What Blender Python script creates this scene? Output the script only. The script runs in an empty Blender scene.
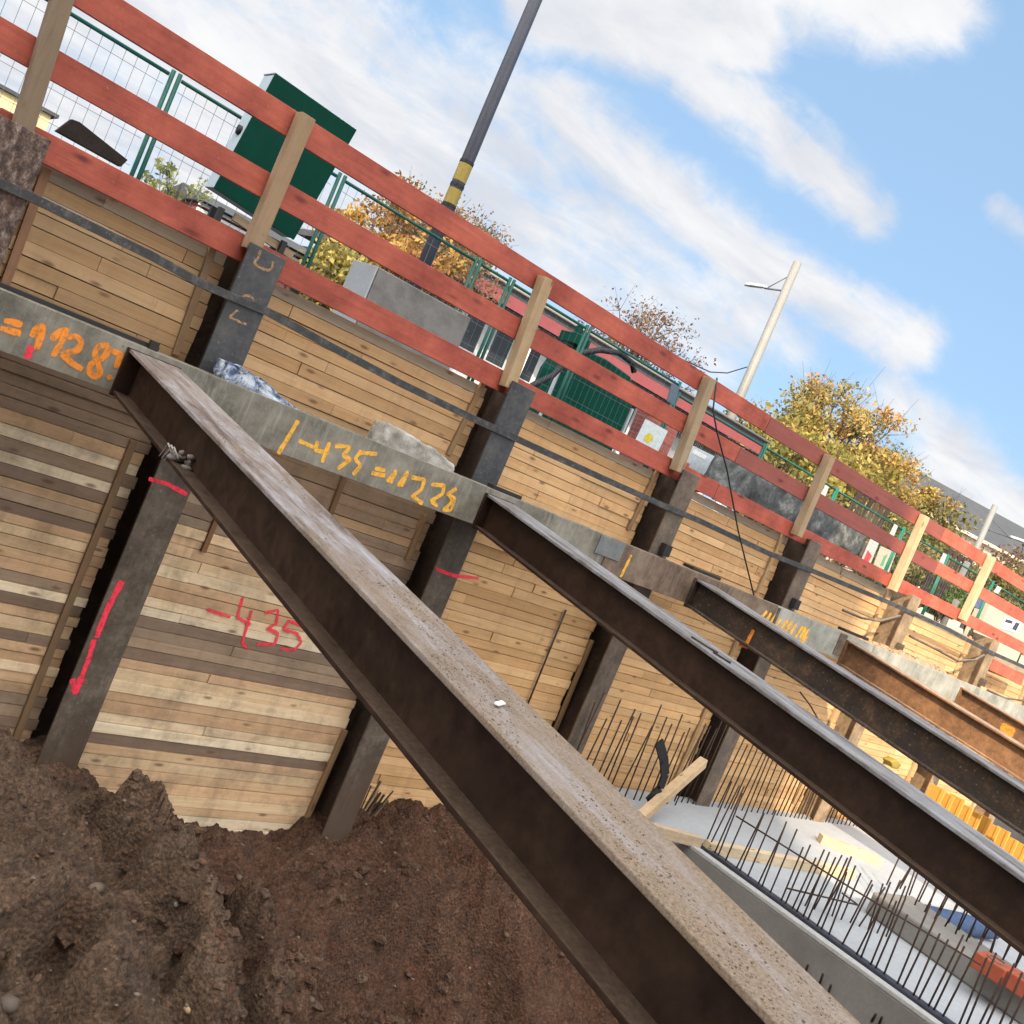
import bpy, bmesh, math, random
import numpy as np
from mathutils import Vector, Matrix, noise as mnoise
random.seed(7); np.random.seed(7)
S = bpy.context.scene
COL = S.collection
R = math.radians

# ------------------------------------------------------------------ camera
F = 985.0; TILT = R(23.0); PITCH = R(-1.8); AZ = R(41.2)
fw = Vector((math.sin(AZ)*math.cos(PITCH), math.cos(AZ)*math.cos(PITCH), math.sin(PITCH)))
rt = Vector((math.cos(AZ), -math.sin(AZ), 0.0))
up = rt.cross(fw)
cam = bpy.data.cameras.new('camera'); cam_o = bpy.data.objects.new('camera', cam); COL.objects.link(cam_o)
ir = rt*math.cos(TILT) + up*math.sin(TILT)
iu = -rt*math.sin(TILT) + up*math.cos(TILT)
m3 = Matrix((ir, iu, -fw)).transposed()
cam_o.matrix_world = m3.to_4x4()
cam.sensor_width = 36.0; cam.lens = F/1024*36; cam.clip_start = 0.05; cam.clip_end = 2000
S.camera = cam_o

def ray(x, y):
    dx, dy = x-512, y-512
    return fw*F + rt*(dx*math.cos(TILT)+dy*math.sin(TILT)) + up*(dx*math.sin(TILT)-dy*math.cos(TILT))
def atY(x, y, Y): r = ray(x, y); return r*(Y/r.y)
def atZ(x, y, Z): r = ray(x, y); return r*(Z/r.z)
def atX(x, y, X): r = ray(x, y); return r*(X/r.x)

# ------------------------------------------------------------------ object helpers
def tag(o, label=None, cat=None, group=None, kind=None):
    if label: o['label'] = label
    if cat: o['category'] = cat
    if group: o['group'] = group
    if kind: o['kind'] = kind
    return o
def empty(name, loc, label, cat, group=None):
    o = bpy.data.objects.new(name, None); COL.objects.link(o); o.location = loc
    o.empty_display_size = .1
    return tag(o, label, cat, group)

class MB:
    def __init__(s): s.v = []; s.f = []; s.c = []
    def add(s, vs, fs, col=(1, 1, 1)):
        n = len(s.v); s.v += [Vector(p) for p in vs]
        for f in fs: s.f.append([i+n for i in f]); s.c.append(col)
        return s
    def box(s, x0, x1, y0, y1, z0, z1, col=(1, 1, 1), M=None):
        vs = [(x, y, z) for z in (z0, z1) for y in (y0, y1) for x in (x0, x1)]
        if M is not None: vs = [M @ Vector(p) for p in vs]
        return s.add(vs, [(0, 2, 3, 1), (4, 5, 7, 6), (0, 1, 5, 4), (2, 6, 7, 3), (0, 4, 6, 2), (1, 3, 7, 5)], col)
    def bar(s, a, b, w, h, upv=(0, 0, 1), col=(1, 1, 1), seg=1):
        """rectangular bar from a to b, w across, h along upv"""
        a, b = Vector(a), Vector(b); d = (b-a).normalized(); u = Vector(upv)
        r = d.cross(u)
        if r.length < 1e-4: r = d.cross(Vector((0, 1, 0)))
        r.normalize(); u = r.cross(d).normalized()
        vs = []
        for k in range(seg+1):
            p = a+(b-a)*k/seg
            vs += [p-r*w/2-u*h/2, p+r*w/2-u*h/2, p+r*w/2+u*h/2, p-r*w/2+u*h/2]
        fs = [(0, 1, 2, 3), tuple(4*seg+i for i in (3, 2, 1, 0))]
        for k in range(seg):
            for i in range(4):
                j = (i+1) % 4; fs.append((4*k+i, 4*k+4+i, 4*k+4+j, 4*k+j))
        return s.add(vs, fs, col)
    def tube(s, pts, r, n=8, col=(1, 1, 1), flat=None, cap=True):
        pts = [Vector(p) for p in pts]; rs = r if isinstance(r, (list, tuple)) else [r]*len(pts)
        vs = []; L = len(pts); prev = None
        for i, p in enumerate(pts):
            d = (pts[min(i+1, L-1)]-pts[max(i-1, 0)])
            d = d.normalized() if d.length > 1e-9 else Vector((0, 0, 1))
            if flat is not None: u = Vector(flat)
            elif prev is not None: u = prev
            else: u = Vector((0, 0, 1)) if abs(d.z) < .9 else Vector((1, 0, 0))
            a = d.cross(u); a = a.normalized() if a.length > 1e-6 else Vector((1, 0, 0))
            b = a.cross(d).normalized(); prev = b
            hb = 0.0022 if flat is not None else rs[i]
            for k in range(n):
                t = 2*math.pi*k/n
                vs.append(p+a*math.cos(t)*rs[i]+b*math.sin(t)*hb)
        fs = []
        for i in range(L-1):
            for k in range(n):
                j = (k+1) % n; fs.append((i*n+k, i*n+j, (i+1)*n+j, (i+1)*n+k))
        if cap: fs += [tuple(range(n))[::-1], tuple((L-1)*n+k for k in range(n))]
        return s.add(vs, fs, col)
    def prism(s, poly, vec, col=(1, 1, 1)):
        """closed polygon (list of 3d points) swept by vec"""
        n = len(poly); vec = Vector(vec); p = [Vector(q) for q in poly]
        vs = p+[q+vec for q in p]
        fs = [tuple(range(n))[::-1], tuple(range(n, 2*n))]+[(i, (i+1) % n, n+(i+1) % n, n+i) for i in range(n)]
        return s.add(vs, fs, col)
    def build(s, name, mat, parent=None, smooth=False, bevel=0):
        base = Vector((0, 0, 0))
        if parent is not None:
            p = parent
            while p is not None: base += p.location; p = p.parent
        me = bpy.data.meshes.new(name)
        me.from_pydata([tuple(v-base) for v in s.v], [], s.f)
        ca = me.color_attributes.new('Col', 'FLOAT_COLOR', 'CORNER')
        arr = []
        for f, c in zip(s.f, s.c): arr += [c[0], c[1], c[2], 1.0]*len(f)
        ca.data.foreach_set('color', arr)
        bm = bmesh.new(); bm.from_mesh(me); bmesh.ops.recalc_face_normals(bm, faces=bm.faces); bm.to_mesh(me); bm.free()
        if smooth: me.polygons.foreach_set('use_smooth', [True]*len(me.polygons))
        o = bpy.data.objects.new(name, me); COL.objects.link(o)
        for m in (mat if isinstance(mat, list) else [mat]): me.materials.append(m)
        if parent is not None: o.parent = parent
        if bevel:
            b = o.modifiers.new('bevel', 'BEVEL'); b.width = bevel; b.segments = 2; b.limit_method = 'ANGLE'
        return o

# ------------------------------------------------------------------ materials
class NT:
    def __init__(s, name):
        s.m = bpy.data.materials.new(name); s.m.use_nodes = True
        s.t = s.m.node_tree; s.n = s.t.nodes; s.l = s.t.links
        s.b = s.n['Principled BSDF']; s.b.inputs['Roughness'].default_value = .8
        s.b.inputs['Specular IOR Level'].default_value = .3
    def node(s, typ, **kw):
        n = s.n.new(typ)
        for k, v in kw.items(): setattr(n, k, v)
        return n
    def set(s, sock, v):
        if isinstance(v, bpy.types.NodeSocket): s.l.new(v, sock)
        elif isinstance(v, (tuple, list)) and len(v) == 3 and sock.type == 'RGBA': sock.default_value = (*v, 1)
        else: sock.default_value = v
    def coord(s, scale=(1, 1, 1), kind='Object', rot=(0, 0, 0)):
        c = s.node('ShaderNodeTexCoord'); mp = s.node('ShaderNodeMapping')
        mp.inputs['Scale'].default_value = scale; mp.inputs['Rotation'].default_value = rot
        s.l.new(c.outputs[kind], mp.inputs['Vector']); return mp.outputs['Vector']
    def noise(s, scale, detail=4, rough=.6, vec=None, dist=0, out='Fac'):
        n = s.node('ShaderNodeTexNoise'); n.inputs['Scale'].default_value = scale
        n.inputs['Detail'].default_value = detail; n.inputs['Roughness'].default_value = rough
        n.inputs['Distortion'].default_value = dist
        s.l.new(vec if vec is not None else s.coord(), n.inputs['Vector']); return n.outputs[out]
    def voro(s, scale, vec=None, feature='F1', out='Distance'):
        n = s.node('ShaderNodeTexVoronoi', feature=feature); n.inputs['Scale'].default_value = scale
        s.l.new(vec if vec is not None else s.coord(), n.inputs['Vector']); return n.outputs[out]
    def ramp(s, fac, stops):
        n = s.node('ShaderNodeValToRGB'); e = n.color_ramp.elements
        while len(e) < len(stops): e.new(.5)
        for el, (p, c) in zip(e, stops):
            el.position = p; el.color = (c, c, c, 1) if isinstance(c, (int, float)) else (*c, 1)
        s.l.new(fac, n.inputs[0]); return n.outputs[0]
    def mix(s, fac, a, b, typ='MIX'):
        n = s.node('ShaderNodeMix', data_type='RGBA', blend_type=typ)
        s.set(n.inputs[0], fac); s.set(n.inputs[6], a); s.set(n.inputs[7], b); return n.outputs[2]
    def math(s, op, a, b=0.0, clamp=False):
        n = s.node('ShaderNodeMath', operation=op, use_clamp=clamp); s.set(n.inputs[0], a); s.set(n.inputs[1], b); return n.outputs[0]
    def attr(s, name='Col'):
        return s.node('ShaderNodeVertexColor', layer_name=name).outputs['Color']
    def upness(s, lo=.55, hi=.9):
        g = s.node('ShaderNodeNewGeometry'); x = s.node('ShaderNodeSeparateXYZ'); s.l.new(g.outputs['Normal'], x.inputs[0])
        r = s.node('ShaderNodeMapRange'); s.l.new(x.outputs[2], r.inputs[0]); r.inputs[1].default_value = lo; r.inputs[2].default_value = hi
        return r.outputs[0]
    def done(s, col, rough=None, bump=None, dist=.01, strength=.6, metal=None):
        s.set(s.b.inputs['Base Color'], col)
        if rough is not None: s.set(s.b.inputs['Roughness'], rough)
        if metal is not None: s.set(s.b.inputs['Metallic'], metal)
        if bump is not None:
            b = s.node('ShaderNodeBump'); b.inputs['Distance'].default_value = dist; b.inputs['Strength'].default_value = strength
            s.l.new(bump, b.inputs['Height']); s.l.new(b.outputs[0], s.b.inputs['Normal'])
        return s.m

def wood(name, tint=(1, 1, 1), axis=0, knots=True, grime=.35, grime_col=(.10, .075, .055), gscale=1.6):
    n = NT(name)
    sc = [14, 14, 14]; sc[axis] = .9
    v = n.coord(tuple(sc)); g = n.noise(2.4, 6, .65, v, .6)
    base = n.mix(1.0, n.attr(), tint, 'MULTIPLY')
    c = n.mix(n.ramp(g, [(.32, .0), (.62, 1.0)]), n.mix(1.0, base, (.86, .79, .72), 'MULTIPLY'), base)
    sc2 = [9, 9, 9]; sc2[axis] = 3.2
    if knots:
        k = n.voro(1.0, n.coord(tuple(sc2)))
        c = n.mix(n.ramp(k, [(.06, .75), (.16, 0.0)]), c, (.12, .05, .022))
    d = n.noise(gscale, 6, .7)
    c = n.mix(n.math('MULTIPLY', n.ramp(d, [(.47, 0.0), (.75, 1.0)]), grime), c, grime_col)
    st = [5, 5, 5]; st[2 if axis == 0 else 0] = .5
    w_ = n.noise(1.5, 6, .7, n.coord(tuple(st)))
    c = n.mix(n.ramp(w_, [(.52, 0.0), (.7, .26)]), c, (.16, .10, .06))
    f = n.noise(30, 3, .6)
    c = n.mix(n.ramp(f, [(.62, 0.0), (.8, .35)]), c, (.06, .045, .035))
    return n.done(c, .82, g, .004, .5)

def steel(name, cols, *args, **kw):
    mud = kw.pop('mud', None); m = steel_base(name, cols, *args, mud=mud, **kw); return m
def steel_base(name, cols, dust=None, dustcol=(.3, .26, .21), rough=.62, sc=5, dlo=.3, dhi=.62, spk=True, mud=None):
    n = NT(name)
    a = n.noise(sc, 7, .68); b = n.noise(sc*6, 5, .7)
    h = n.math('ADD', n.math('MULTIPLY', a, .65), n.math('MULTIPLY', b, .35))
    c = n.ramp(h, [(.36, cols[0]), (.5, cols[1]), (.64, cols[2])])
    sp = n.noise(48, 2, .5)
    if spk: c = n.mix(n.ramp(sp, [(.66, 0.0), (.74, .6)]), c, (.22, .19, .16))
    rr = n.ramp(h, [(.35, rough-.15), (.65, rough+.2)])
    if dust:
        d1 = n.noise(7, 8, .75); d2 = n.noise(60, 4, .7)
        dd = n.math('MULTIPLY', n.ramp(d1, [(dlo, 0.0), (dhi, 1.0)]), n.upness())
        dc = n.mix(n.ramp(d2, [(.35, 0.0), (.65, 1.0)]), tuple(x*.55 for x in dustcol), dustcol)
        c = n.mix(n.math('MULTIPLY', dd, dust), c, dc)
        rr = n.math('MAXIMUM', rr, dd)
    if mud is not None:
        sx = n.node('ShaderNodeSeparateXYZ'); n.l.new(n.coord(), sx.inputs[0])
        lv = n.math('ADD', sx.outputs[2], n.math('MULTIPLY', n.math('SUBTRACT', n.noise(4, 7, .75), .5), 1.6))
        mk = n.node('ShaderNodeMapRange'); n.l.new(lv, mk.inputs[0]); mk.inputs[1].default_value = mud+.25; mk.inputs[2].default_value = mud-.25
        c = n.mix(n.math('MULTIPLY', mk.outputs[0], .85), c, (.085, .055, .038))
        st = n.noise(3, 6, .7, n.coord((9, 9, .8)))
        c = n.mix(n.ramp(st, [(.52, 0.0), (.66, .55)]), c, (.035, .026, .02))
    return n.done(c, rr, h, .004, .5)

def plain(name, col, rough=.7, var=.25, sc=6, bump=.0, metal=0.0):
    n = NT(name); a = n.noise(sc, 6, .65); b = n.noise(sc*7, 4, .6)
    h = n.math('ADD', n.math('MULTIPLY', a, .6), n.math('MULTIPLY', b, .4))
    c = n.ramp(h, [(.3, tuple(x*(1-var) for x in col)), (.7, tuple(min(1, x*(1+var)) for x in col))])
    return n.done(c, rough, h if bump else None, bump or .01, .5, metal)

def attr_mat(name, rough=.75, bump=.003, sc=20, var=.3):
    n = NT(name); a = n.noise(sc, 5, .6)
    c = n.mix(n.ramp(a, [(.3, 1.0), (.7, 0.0)]), n.attr(), n.mix(1.0, n.attr(), (1-var,)*3, 'MULTIPLY'))
    return n.done(c, rough, a, bump, .5)

def concrete(name, col, stain=(.12, .1, .085), amt=.5, sc=3, rough=.85, bump=.006):
    n = NT(name); a = n.noise(sc, 8, .7); b = n.noise(sc*14, 5, .7); p = n.voro(sc*16)
    c = n.mix(n.math('MULTIPLY', n.ramp(a, [(.42, 0.0), (.72, 1.0)]), amt), col, stain)
    c = n.mix(n.ramp(b, [(.35, .4), (.65, 0.0)]), c, tuple(x*.7 for x in col))
    c = n.mix(n.ramp(p, [(.05, .6), (.12, 0.0)]), c, tuple(x*.4 for x in col))
    return n.done(c, rough, n.math('ADD', a, n.math('MULTIPLY', b, .5)), bump, .6)

MAT = {}
MAT['lag'] = wood('lagging_timber', grime=.26)
MAT['lag_old'] = wood('weathered_lagging_timber', grime=.7, gscale=3.4)
MAT['batten'] = wood('batten_timber', axis=2, grime=.5)
MAT['post'] = wood('post_timber', axis=2, grime=.25)
MAT['plank'] = wood('loose_plank_timber', axis=0, grime=.3)

MAT['red_sun'] = None
def red_paint(name, col, col2):
    n = NT(name); v = n.coord((.8, 12, 12)); g = n.noise(2.5, 6, .65, v, .5)
    a = n.noise(2.3, 7, .7); k = n.voro(1.0, n.coord((2.6, 7, 7)))
    c = n.mix(n.ramp(a, [(.35, 0.0), (.65, 1.0)]), col, col2)
    c = n.mix(n.ramp(g, [(.3, .35), (.6, 0.0)]), c, tuple(x*.55 for x in col))
    c = n.mix(n.ramp(k, [(.06, .85), (.19, 0.0)]), c, (.085, .014, .011))
    s = n.noise(38, 4, .7); c = n.mix(n.ramp(s, [(.63, 0.0), (.75, .5)]), c, (.5, .28, .22))
    dk = n.noise(5.5, 6, .75); c = n.mix(n.ramp(dk, [(.6, 0.0), (.8, .5)]), c, (.12, .06, .05))
    return n.done(c, .68, g, .004, .5)
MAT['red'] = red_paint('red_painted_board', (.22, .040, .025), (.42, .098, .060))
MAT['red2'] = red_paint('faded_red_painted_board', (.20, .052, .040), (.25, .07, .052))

MAT['red_sun'] = red_paint('sunlit_red_painted_board', (.30, .062, .036), (.46, .13, .075))  # red board paint shifted to orange, sunlight put into the colour
MAT['strut'] = steel('brown_strut_steel', ((.015, .0078, .005), (.027, .0145, .0095), (.046, .026, .016)), .5, (.13, .09, .062), .55, 3, .2, .55, False)
MAT['strut'].node_tree.nodes['Principled BSDF'].inputs['Specular IOR Level'].default_value = .12
MAT['strut_rust'] = steel('rusty_strut_steel', ((.013, .010, .008), (.036, .024, .016), (.10, .058, .032)), .35, (.25, .2, .16), .7, 6)
MAT['strut_sunlit'] = steel('sunlit_rust_strut_steel', ((.065, .034, .018), (.15, .074, .034), (.25, .13, .06)), .7, (.4, .35, .28), .75, 3)  # rusty strut steel with warm sunlight put into its colour
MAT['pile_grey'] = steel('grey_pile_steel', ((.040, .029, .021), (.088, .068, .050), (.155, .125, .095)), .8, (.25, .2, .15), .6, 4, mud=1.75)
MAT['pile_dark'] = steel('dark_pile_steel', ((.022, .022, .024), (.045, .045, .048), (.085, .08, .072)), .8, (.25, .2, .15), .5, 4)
MAT['pile_recess_shade'] = steel('shaded_pile_web_steel', ((.022, .014, .010), (.045, .028, .019), (.085, .052, .032)), .2, (.1, .08, .06), .85, 5, .3, .62, False)  # recess shade put into the dark web and rear flange colour
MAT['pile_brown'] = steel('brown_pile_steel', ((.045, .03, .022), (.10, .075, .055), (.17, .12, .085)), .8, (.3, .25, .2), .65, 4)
def dusty():
    n = NT('dusty_strut_top'); v = n.coord((3.2, .55, 1)); a = n.noise(3.0, 8, .75, v, .4); b = n.noise(120, 4, .7); g = n.noise(1.1, 4, .6)
    c = n.ramp(a, [(.36, (.045, .032, .027)), (.46, (.13, .10, .088)), (.56, (.21, .19, .19)), (.66, (.27, .27, .30))])
    t = n.ramp(b, [(.36, (.12, .085, .056)), (.5, (.20, .145, .096)), (.64, (.27, .20, .14))])
    sx = n.node('ShaderNodeSeparateXYZ'); n.l.new(n.coord(), sx.inputs[0])
    far = n.node('ShaderNodeMapRange'); n.l.new(sx.outputs[1], far.inputs[0]); far.inputs[1].default_value = -2.2; far.inputs[2].default_value = -5.2
    k = n.math('ADD', n.ramp(g, [(.4, -.3), (.62, .6)]), far.outputs[0], True)
    k = n.math('MULTIPLY', k, n.ramp(a, [(.3, 1.0), (.62, .45)]))
    c = n.mix(k, c, t)
    c = n.mix(n.ramp(n.noise(28, 5, .7), [(.3, .4), (.42, 0.0)]), c, (.08, .055, .04))
    return n.done(c, .9, n.math('ADD', n.math('MULTIPLY', b, .7), a), .006, .6)
MAT['dusty'] = dusty()
def dusty2():
    n = NT('pale_dusty_strut_top'); v = n.coord((4, .7, 1)); a = n.noise(3.0, 8, .75, v, .4); b = n.noise(40, 5, .7)
    c = n.ramp(a, [(.36, (.055, .045, .04)), (.48, (.135, .125, .122)), (.62, (.21, .21, .22))])
    c = n.mix(n.ramp(b, [(.32, .5), (.45, 0.0)]), c, (.09, .07, .06))
    return n.done(c, .85, b, .004, .6)
MAT['dusty_pale'] = dusty2()
MAT['pile_sunlit'] = steel('sunlit_pile_steel', ((.12, .08, .05), (.22, .155, .095), (.33, .245, .16)), .6, (.4, .32, .22), .75, 4)  # pile steel lightened to tan, sunlight put into the colour
def pitted():
    n = NT('pitted_rust'); a = n.noise(26, 8, .8, n.coord((1, 1, .6))); b = n.noise(7, 5, .7)
    c = n.ramp(a, [(.36, (.02, .016, .015)), (.48, (.075, .05, .04)), (.56, (.17, .12, .095)), (.66, (.33, .28, .25))])
    c = n.mix(n.ramp(b, [(.5, 0.0), (.7, .5)]), c, (.16, .07, .035))
    return n.done(c, .85, a, .01, .8)
MAT['pitted'] = pitted()
def waler_mat(name, c0, c1, c2, st):
    n = NT(name); a = n.noise(3, 8, .72); b = n.noise(40, 4, .7); v = n.noise(4, 5, .7, n.coord((7, 1, .7)))
    c = n.ramp(a, [(.34, c0), (.5, c1), (.66, c2)])
    c = n.mix(n.ramp(v, [(.52, 0.0), (.68, .45)]), c, st)
    c = n.mix(n.ramp(b, [(.62, 0.0), (.72, .8)]), c, (.035, .03, .025))
    d = n.noise(11, 6, .75); c = n.mix(n.math('MULTIPLY', n.ramp(d, [(.35, 0.0), (.6, 1.0)]), n.upness()), c, (.26, .22, .17))
    return n.done(c, .75, a, .004, .5)
MAT['waler'] = waler_mat('grey_waler_steel', (.085, .075, .058), (.17, .155, .125), (.25, .23, .19), (.33, .31, .27))
MAT['waler_rust'] = waler_mat('rusty_waler_steel', (.055, .035, .024), (.13, .088, .06), (.2, .15, .11), (.24, .2, .16))
MAT['waler_pale'] = waler_mat('pale_waler_steel', (.14, .135, .11), (.24, .235, .2), (.33, .32, .28), (.38, .36, .33))
MAT['strap'] = steel('galvanised_strap_steel', ((.018, .018, .018), (.035, .034, .033), (.10, .098, .095)), None, rough=.5, sc=14)
MAT['black'] = plain('black_rubber', (.012, .012, .013), .55, .3)
MAT['rubber_brown'] = plain('dark_brown_rubber', (.022, .016, .013), .9, .5, 8, .01)
MAT['black_steel'] = plain('black_steel', (.018, .016, .015), .6, .4)
MAT['rebar'] = plain('rebar_steel', (.045, .026, .018), .7, .5, 20)
MAT['slab'] = concrete('slab_concrete', (.34, .36, .385), (.25, .26, .27), .6, 1.4)
MAT['conc'] = concrete('grey_concrete', (.21, .20, .185), (.12, .11, .095), .7, 2.2)
MAT['conc_dark'] = concrete('dark_block_concrete', (.19, .18, .17), (.07, .065, .06), .9, 3.5)
MAT['conc_light'] = concrete('pale_block_concrete', (.36, .38, .40), (.25, .25, .25), .4, 3)
MAT['lump'] = concrete('broken_concrete', (.42, .40, .36), (.13, .10, .08), .9, 9, .9, .03)
MAT['bluetape'] = plain('blue_black_joint_tape', (.03, .035, .05), .5, .4, 12)
MAT['mortar'] = plain('pale_mortar', (.36, .36, .35), .85, .2, 20, .01)
MAT['green_dark'] = plain('dark_green_sheet_metal', (.0012, .034, .022), .6, .18, 2)
MAT['green'] = plain('green_painted_steel', (.003, .042, .028), .4, .25, 3)
for k_ in ('green_dark', 'green'): MAT[k_].node_tree.nodes['Principled BSDF'].inputs['Specular IOR Level'].default_value = .06
MAT['green_fence'] = plain('green_fence_paint', (.008, .075, .055), .45, .25, 8)
MAT['green_bright'] = plain('bright_green_paint', (.008, .11, .07), .45, .2, 8)
MAT['wire'] = plain('fence_wire', (.16, .18, .18), .5, .2, 8)
MAT['greybox'] = plain('pale_grey_sheet_metal', (.35, .40, .43), .45, .12, 4)
MAT['plate'] = plain('dull_grey_plate', (.14, .145, .145), .5, .35, 9)
MAT['mast'] = plain('dark_grey_mast_paint', (.05, .052, .068), .5, .2, 3)
MAT['yellow'] = plain('yellow_band', (.26, .185, .035), .5, .2, 8)
MAT['white'] = plain('white_paint', (.72, .72, .70), .5, .1, 6)
MAT['lampgrey'] = plain('pale_grey_mast_paint', (.17, .168, .158), .5, .12, 2)
MAT['attr'] = attr_mat('painted_signs')
MAT['roofred'] = plain('red_fascia_paint', (.20, .05, .055), .6, .12, 1)
MAT['roofdark'] = plain('dark_roofing', (.05, .05, .055), .8, .3, 2)
MAT['slate'] = plain('grey_slate_roof', (.048, .051, .057), .8, .18, .6)
MAT['facade'] = plain('pale_facade', (.50, .51, .52), .8, .15, 1)
MAT['glassdark'] = plain('dark_window_glass', (.025, .03, .035), .15, .3, 2)
MAT['render'] = plain('beige_render', (.45, .36, .28), .85, .15, .8)
MAT['yellowhouse'] = plain('yellow_render', (.62, .50, .27), .85, .1, .8)
def brick(name, c1, c2, sc=3.0):
    n = NT(name); b = n.node('ShaderNodeTexBrick'); n.l.new(n.coord((1, 1, 1), rot=(R(90), 0, 0)), b.inputs['Vector'])
    b.inputs['Color1'].default_value = (*c1, 1); b.inputs['Color2'].default_value = (*c2, 1); b.inputs['Mortar'].default_value = (.14, .10, .09, 1)
    b.inputs['Scale'].default_value = sc; b.inputs['Mortar Size'].default_value = .012
    return n.done(b.outputs['Color'], .85, b.outputs['Fac'], .004, .5)
MAT['brick'] = brick('red_brick', (.16, .04, .035), (.11, .03, .028))
def tarp():
    n = NT('grey_tarpaulin'); a = n.noise(4, 8, .75); b = n.noise(1.2, 4, .6)
    c = n.ramp(a, [(.38, (.028, .03, .03)), (.52, (.075, .078, .075)), (.64, (.2, .2, .19))])
    return n.done(c, .6, b, .05, .7)
MAT['tarp'] = tarp()
def bagm():
    n = NT('blue_white_plastic'); a = n.noise(9, 8, .8, None, 1.2)
    c = n.ramp(a, [(.40, (.03, .045, .09)), (.47, (.17, .22, .34)), (.54, (.48, .54, .62)), (.66, (.75, .78, .82))])
    return n.done(c, .35, a, .03, .8)
MAT['bag'] = bagm()
def spray(name, col, cut=.36):
    n = NT(name); a = n.noise(22, 5, .7); b = n.noise(6, 3, .6)
    c = n.mix(n.ramp(b, [(.35, .35), (.65, 0.0)]), col, tuple(x*.55 for x in col))
    ea = n.node('ShaderNodeSeparateColor'); n.l.new(n.attr(), ea.inputs[0]); g = n.noise(110, 3, .6)
    ed = n.math('ADD', ea.outputs[0], n.math('MULTIPLY', n.math('SUBTRACT', g, .5), .9), True)
    al = n.math('MULTIPLY', n.ramp(ed, [(.3, 0.0), (.75, 1.0)]), n.ramp(a, [(cut-.06, .3), (cut+.16, .95)]))
    n.set(n.b.inputs['Alpha'], n.math('MULTIPLY', al, n.ramp(ea.outputs[0], [(.02, 0.0), (.3, 1.0)])))
    n.b.inputs['Specular IOR Level'].default_value = .1
    return n.done(c, .7)
MAT['orange'] = spray('orange_spray_paint', (.80, .27, .045))
MAT['orange_y'] = spray('yellow_orange_spray_paint', (.80, .42, .07))
MAT['pink'] = spray('pink_red_spray_paint', (.85, .055, .09))
MAT['chalk'] = spray('pale_chalk_paint', (.42, .26, .14), .45)
MAT['clay'] = plain('orange_clay_block', (.30, .066, .032), .75, .2, 10, .004)
MAT['blue'] = plain('blue_tarpaulin', (.045, .075, .15), .5, .45, 9, .02)
MAT['yform'] = wood('yellow_formwork', (1, 1, 1), axis=2, grime=.15, knots=False)
MAT['bark'] = plain('bark', (.065, .05, .04), .9, .4, 10, .02)
def leafm():
    n = NT('leaves'); c = n.attr()
    n.set(n.b.inputs['Base Color'], c); n.b.inputs['Roughness'].default_value = .6
    tr = n.node('ShaderNodeBsdfTranslucent'); n.l.new(c, tr.inputs[0]); ad = n.node('ShaderNodeMixShader'); ad.inputs[0].default_value = .35
    n.l.new(n.b.outputs[0], ad.inputs[1]); n.l.new(tr.outputs[0], ad.inputs[2])
    n.l.new(ad.outputs[0], n.n['Material Output'].inputs[0]); return n.m
MAT['leaf'] = leafm()
def soilm():
    n = NT('pit_soil'); a = n.noise(1.3, 6, .65); b = n.noise(9, 8, .75); d = n.noise(95, 5, .8); e = n.noise(2.6, 5, .7)
    c = n.ramp(a, [(.38, (.046, .025, .016)), (.48, (.098, .056, .036)), (.6, (.19, .12, .08))])
    c = n.mix(n.ramp(e, [(.5, 0.0), (.66, .8)]), c, (.105, .038, .019))
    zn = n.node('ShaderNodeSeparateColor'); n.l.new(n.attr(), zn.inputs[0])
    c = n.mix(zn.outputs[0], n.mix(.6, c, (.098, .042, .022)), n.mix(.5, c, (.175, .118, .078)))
    c = n.mix(n.ramp(b, [(.34, .7), (.5, 0.0)]), c, (.035, .024, .019))
    c = n.mix(n.ramp(b, [(.54, 0.0), (.7, .6)]), c, (.19, .13, .092))
    d2 = n.noise(38, 6, .8)
    c = n.mix(1.0, c, n.ramp(d2, [(.34, (.42, .40, .38)), (.5, (1, 1, 1)), (.64, (1.75, 1.6, 1.45))]), 'MULTIPLY')
    c = n.mix(n.ramp(d, [(.58, 0.0), (.70, .55)]), c, (.24, .18, .13))
    c = n.mix(n.ramp(d, [(.3, .8), (.44, 0.0)]), c, (.022, .014, .010))
    v = n.voro(42)
    h = n.math('ADD', n.math('ADD', n.math('MULTIPLY', b, .5), n.math('MULTIPLY', d2, .5)), n.math('MULTIPLY', v, -.5))
    return n.done(c, .95, h, .06, 1.0)
MAT['soil'] = soilm()
MAT['stone'] = attr_mat('stones', .85, .006, 14, .4)
MAT['asphalt'] = plain('street_asphalt', (.05, .05, .05), .9, .3, 3, .01)

# ------------------------------------------------------------------ world and sun
SUN_DIR = Vector((-.70, -.71, 0)).normalized()      # horizontal direction towards the sun
SUN_EL = R(31)
w = bpy.data.worlds.new('World'); S.world = w; w.use_nodes = True
nt = w.node_tree; N = nt.nodes; L = nt.links
bg = N['Background']
sky = N.new('ShaderNodeTexSky'); sky.sky_type = 'NISHITA'; sky.sun_disc = False
sky.sun_elevation = SUN_EL; sky.sun_rotation = math.atan2(SUN_DIR.x, SUN_DIR.y)
sky.air_density = 1.0; sky.dust_density = .6; sky.ozone_density = 1.5
tc = N.new('ShaderNodeTexCoord')
def vm(op, a, b=None):
    n = N.new('ShaderNodeVectorMath'); n.operation = op
    for i, x in enumerate((a, b)):
        if x is None: continue
        if isinstance(x, bpy.types.NodeSocket): L.new(x, n.inputs[i])
        else: n.inputs[i].default_value = x
    return n
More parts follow.
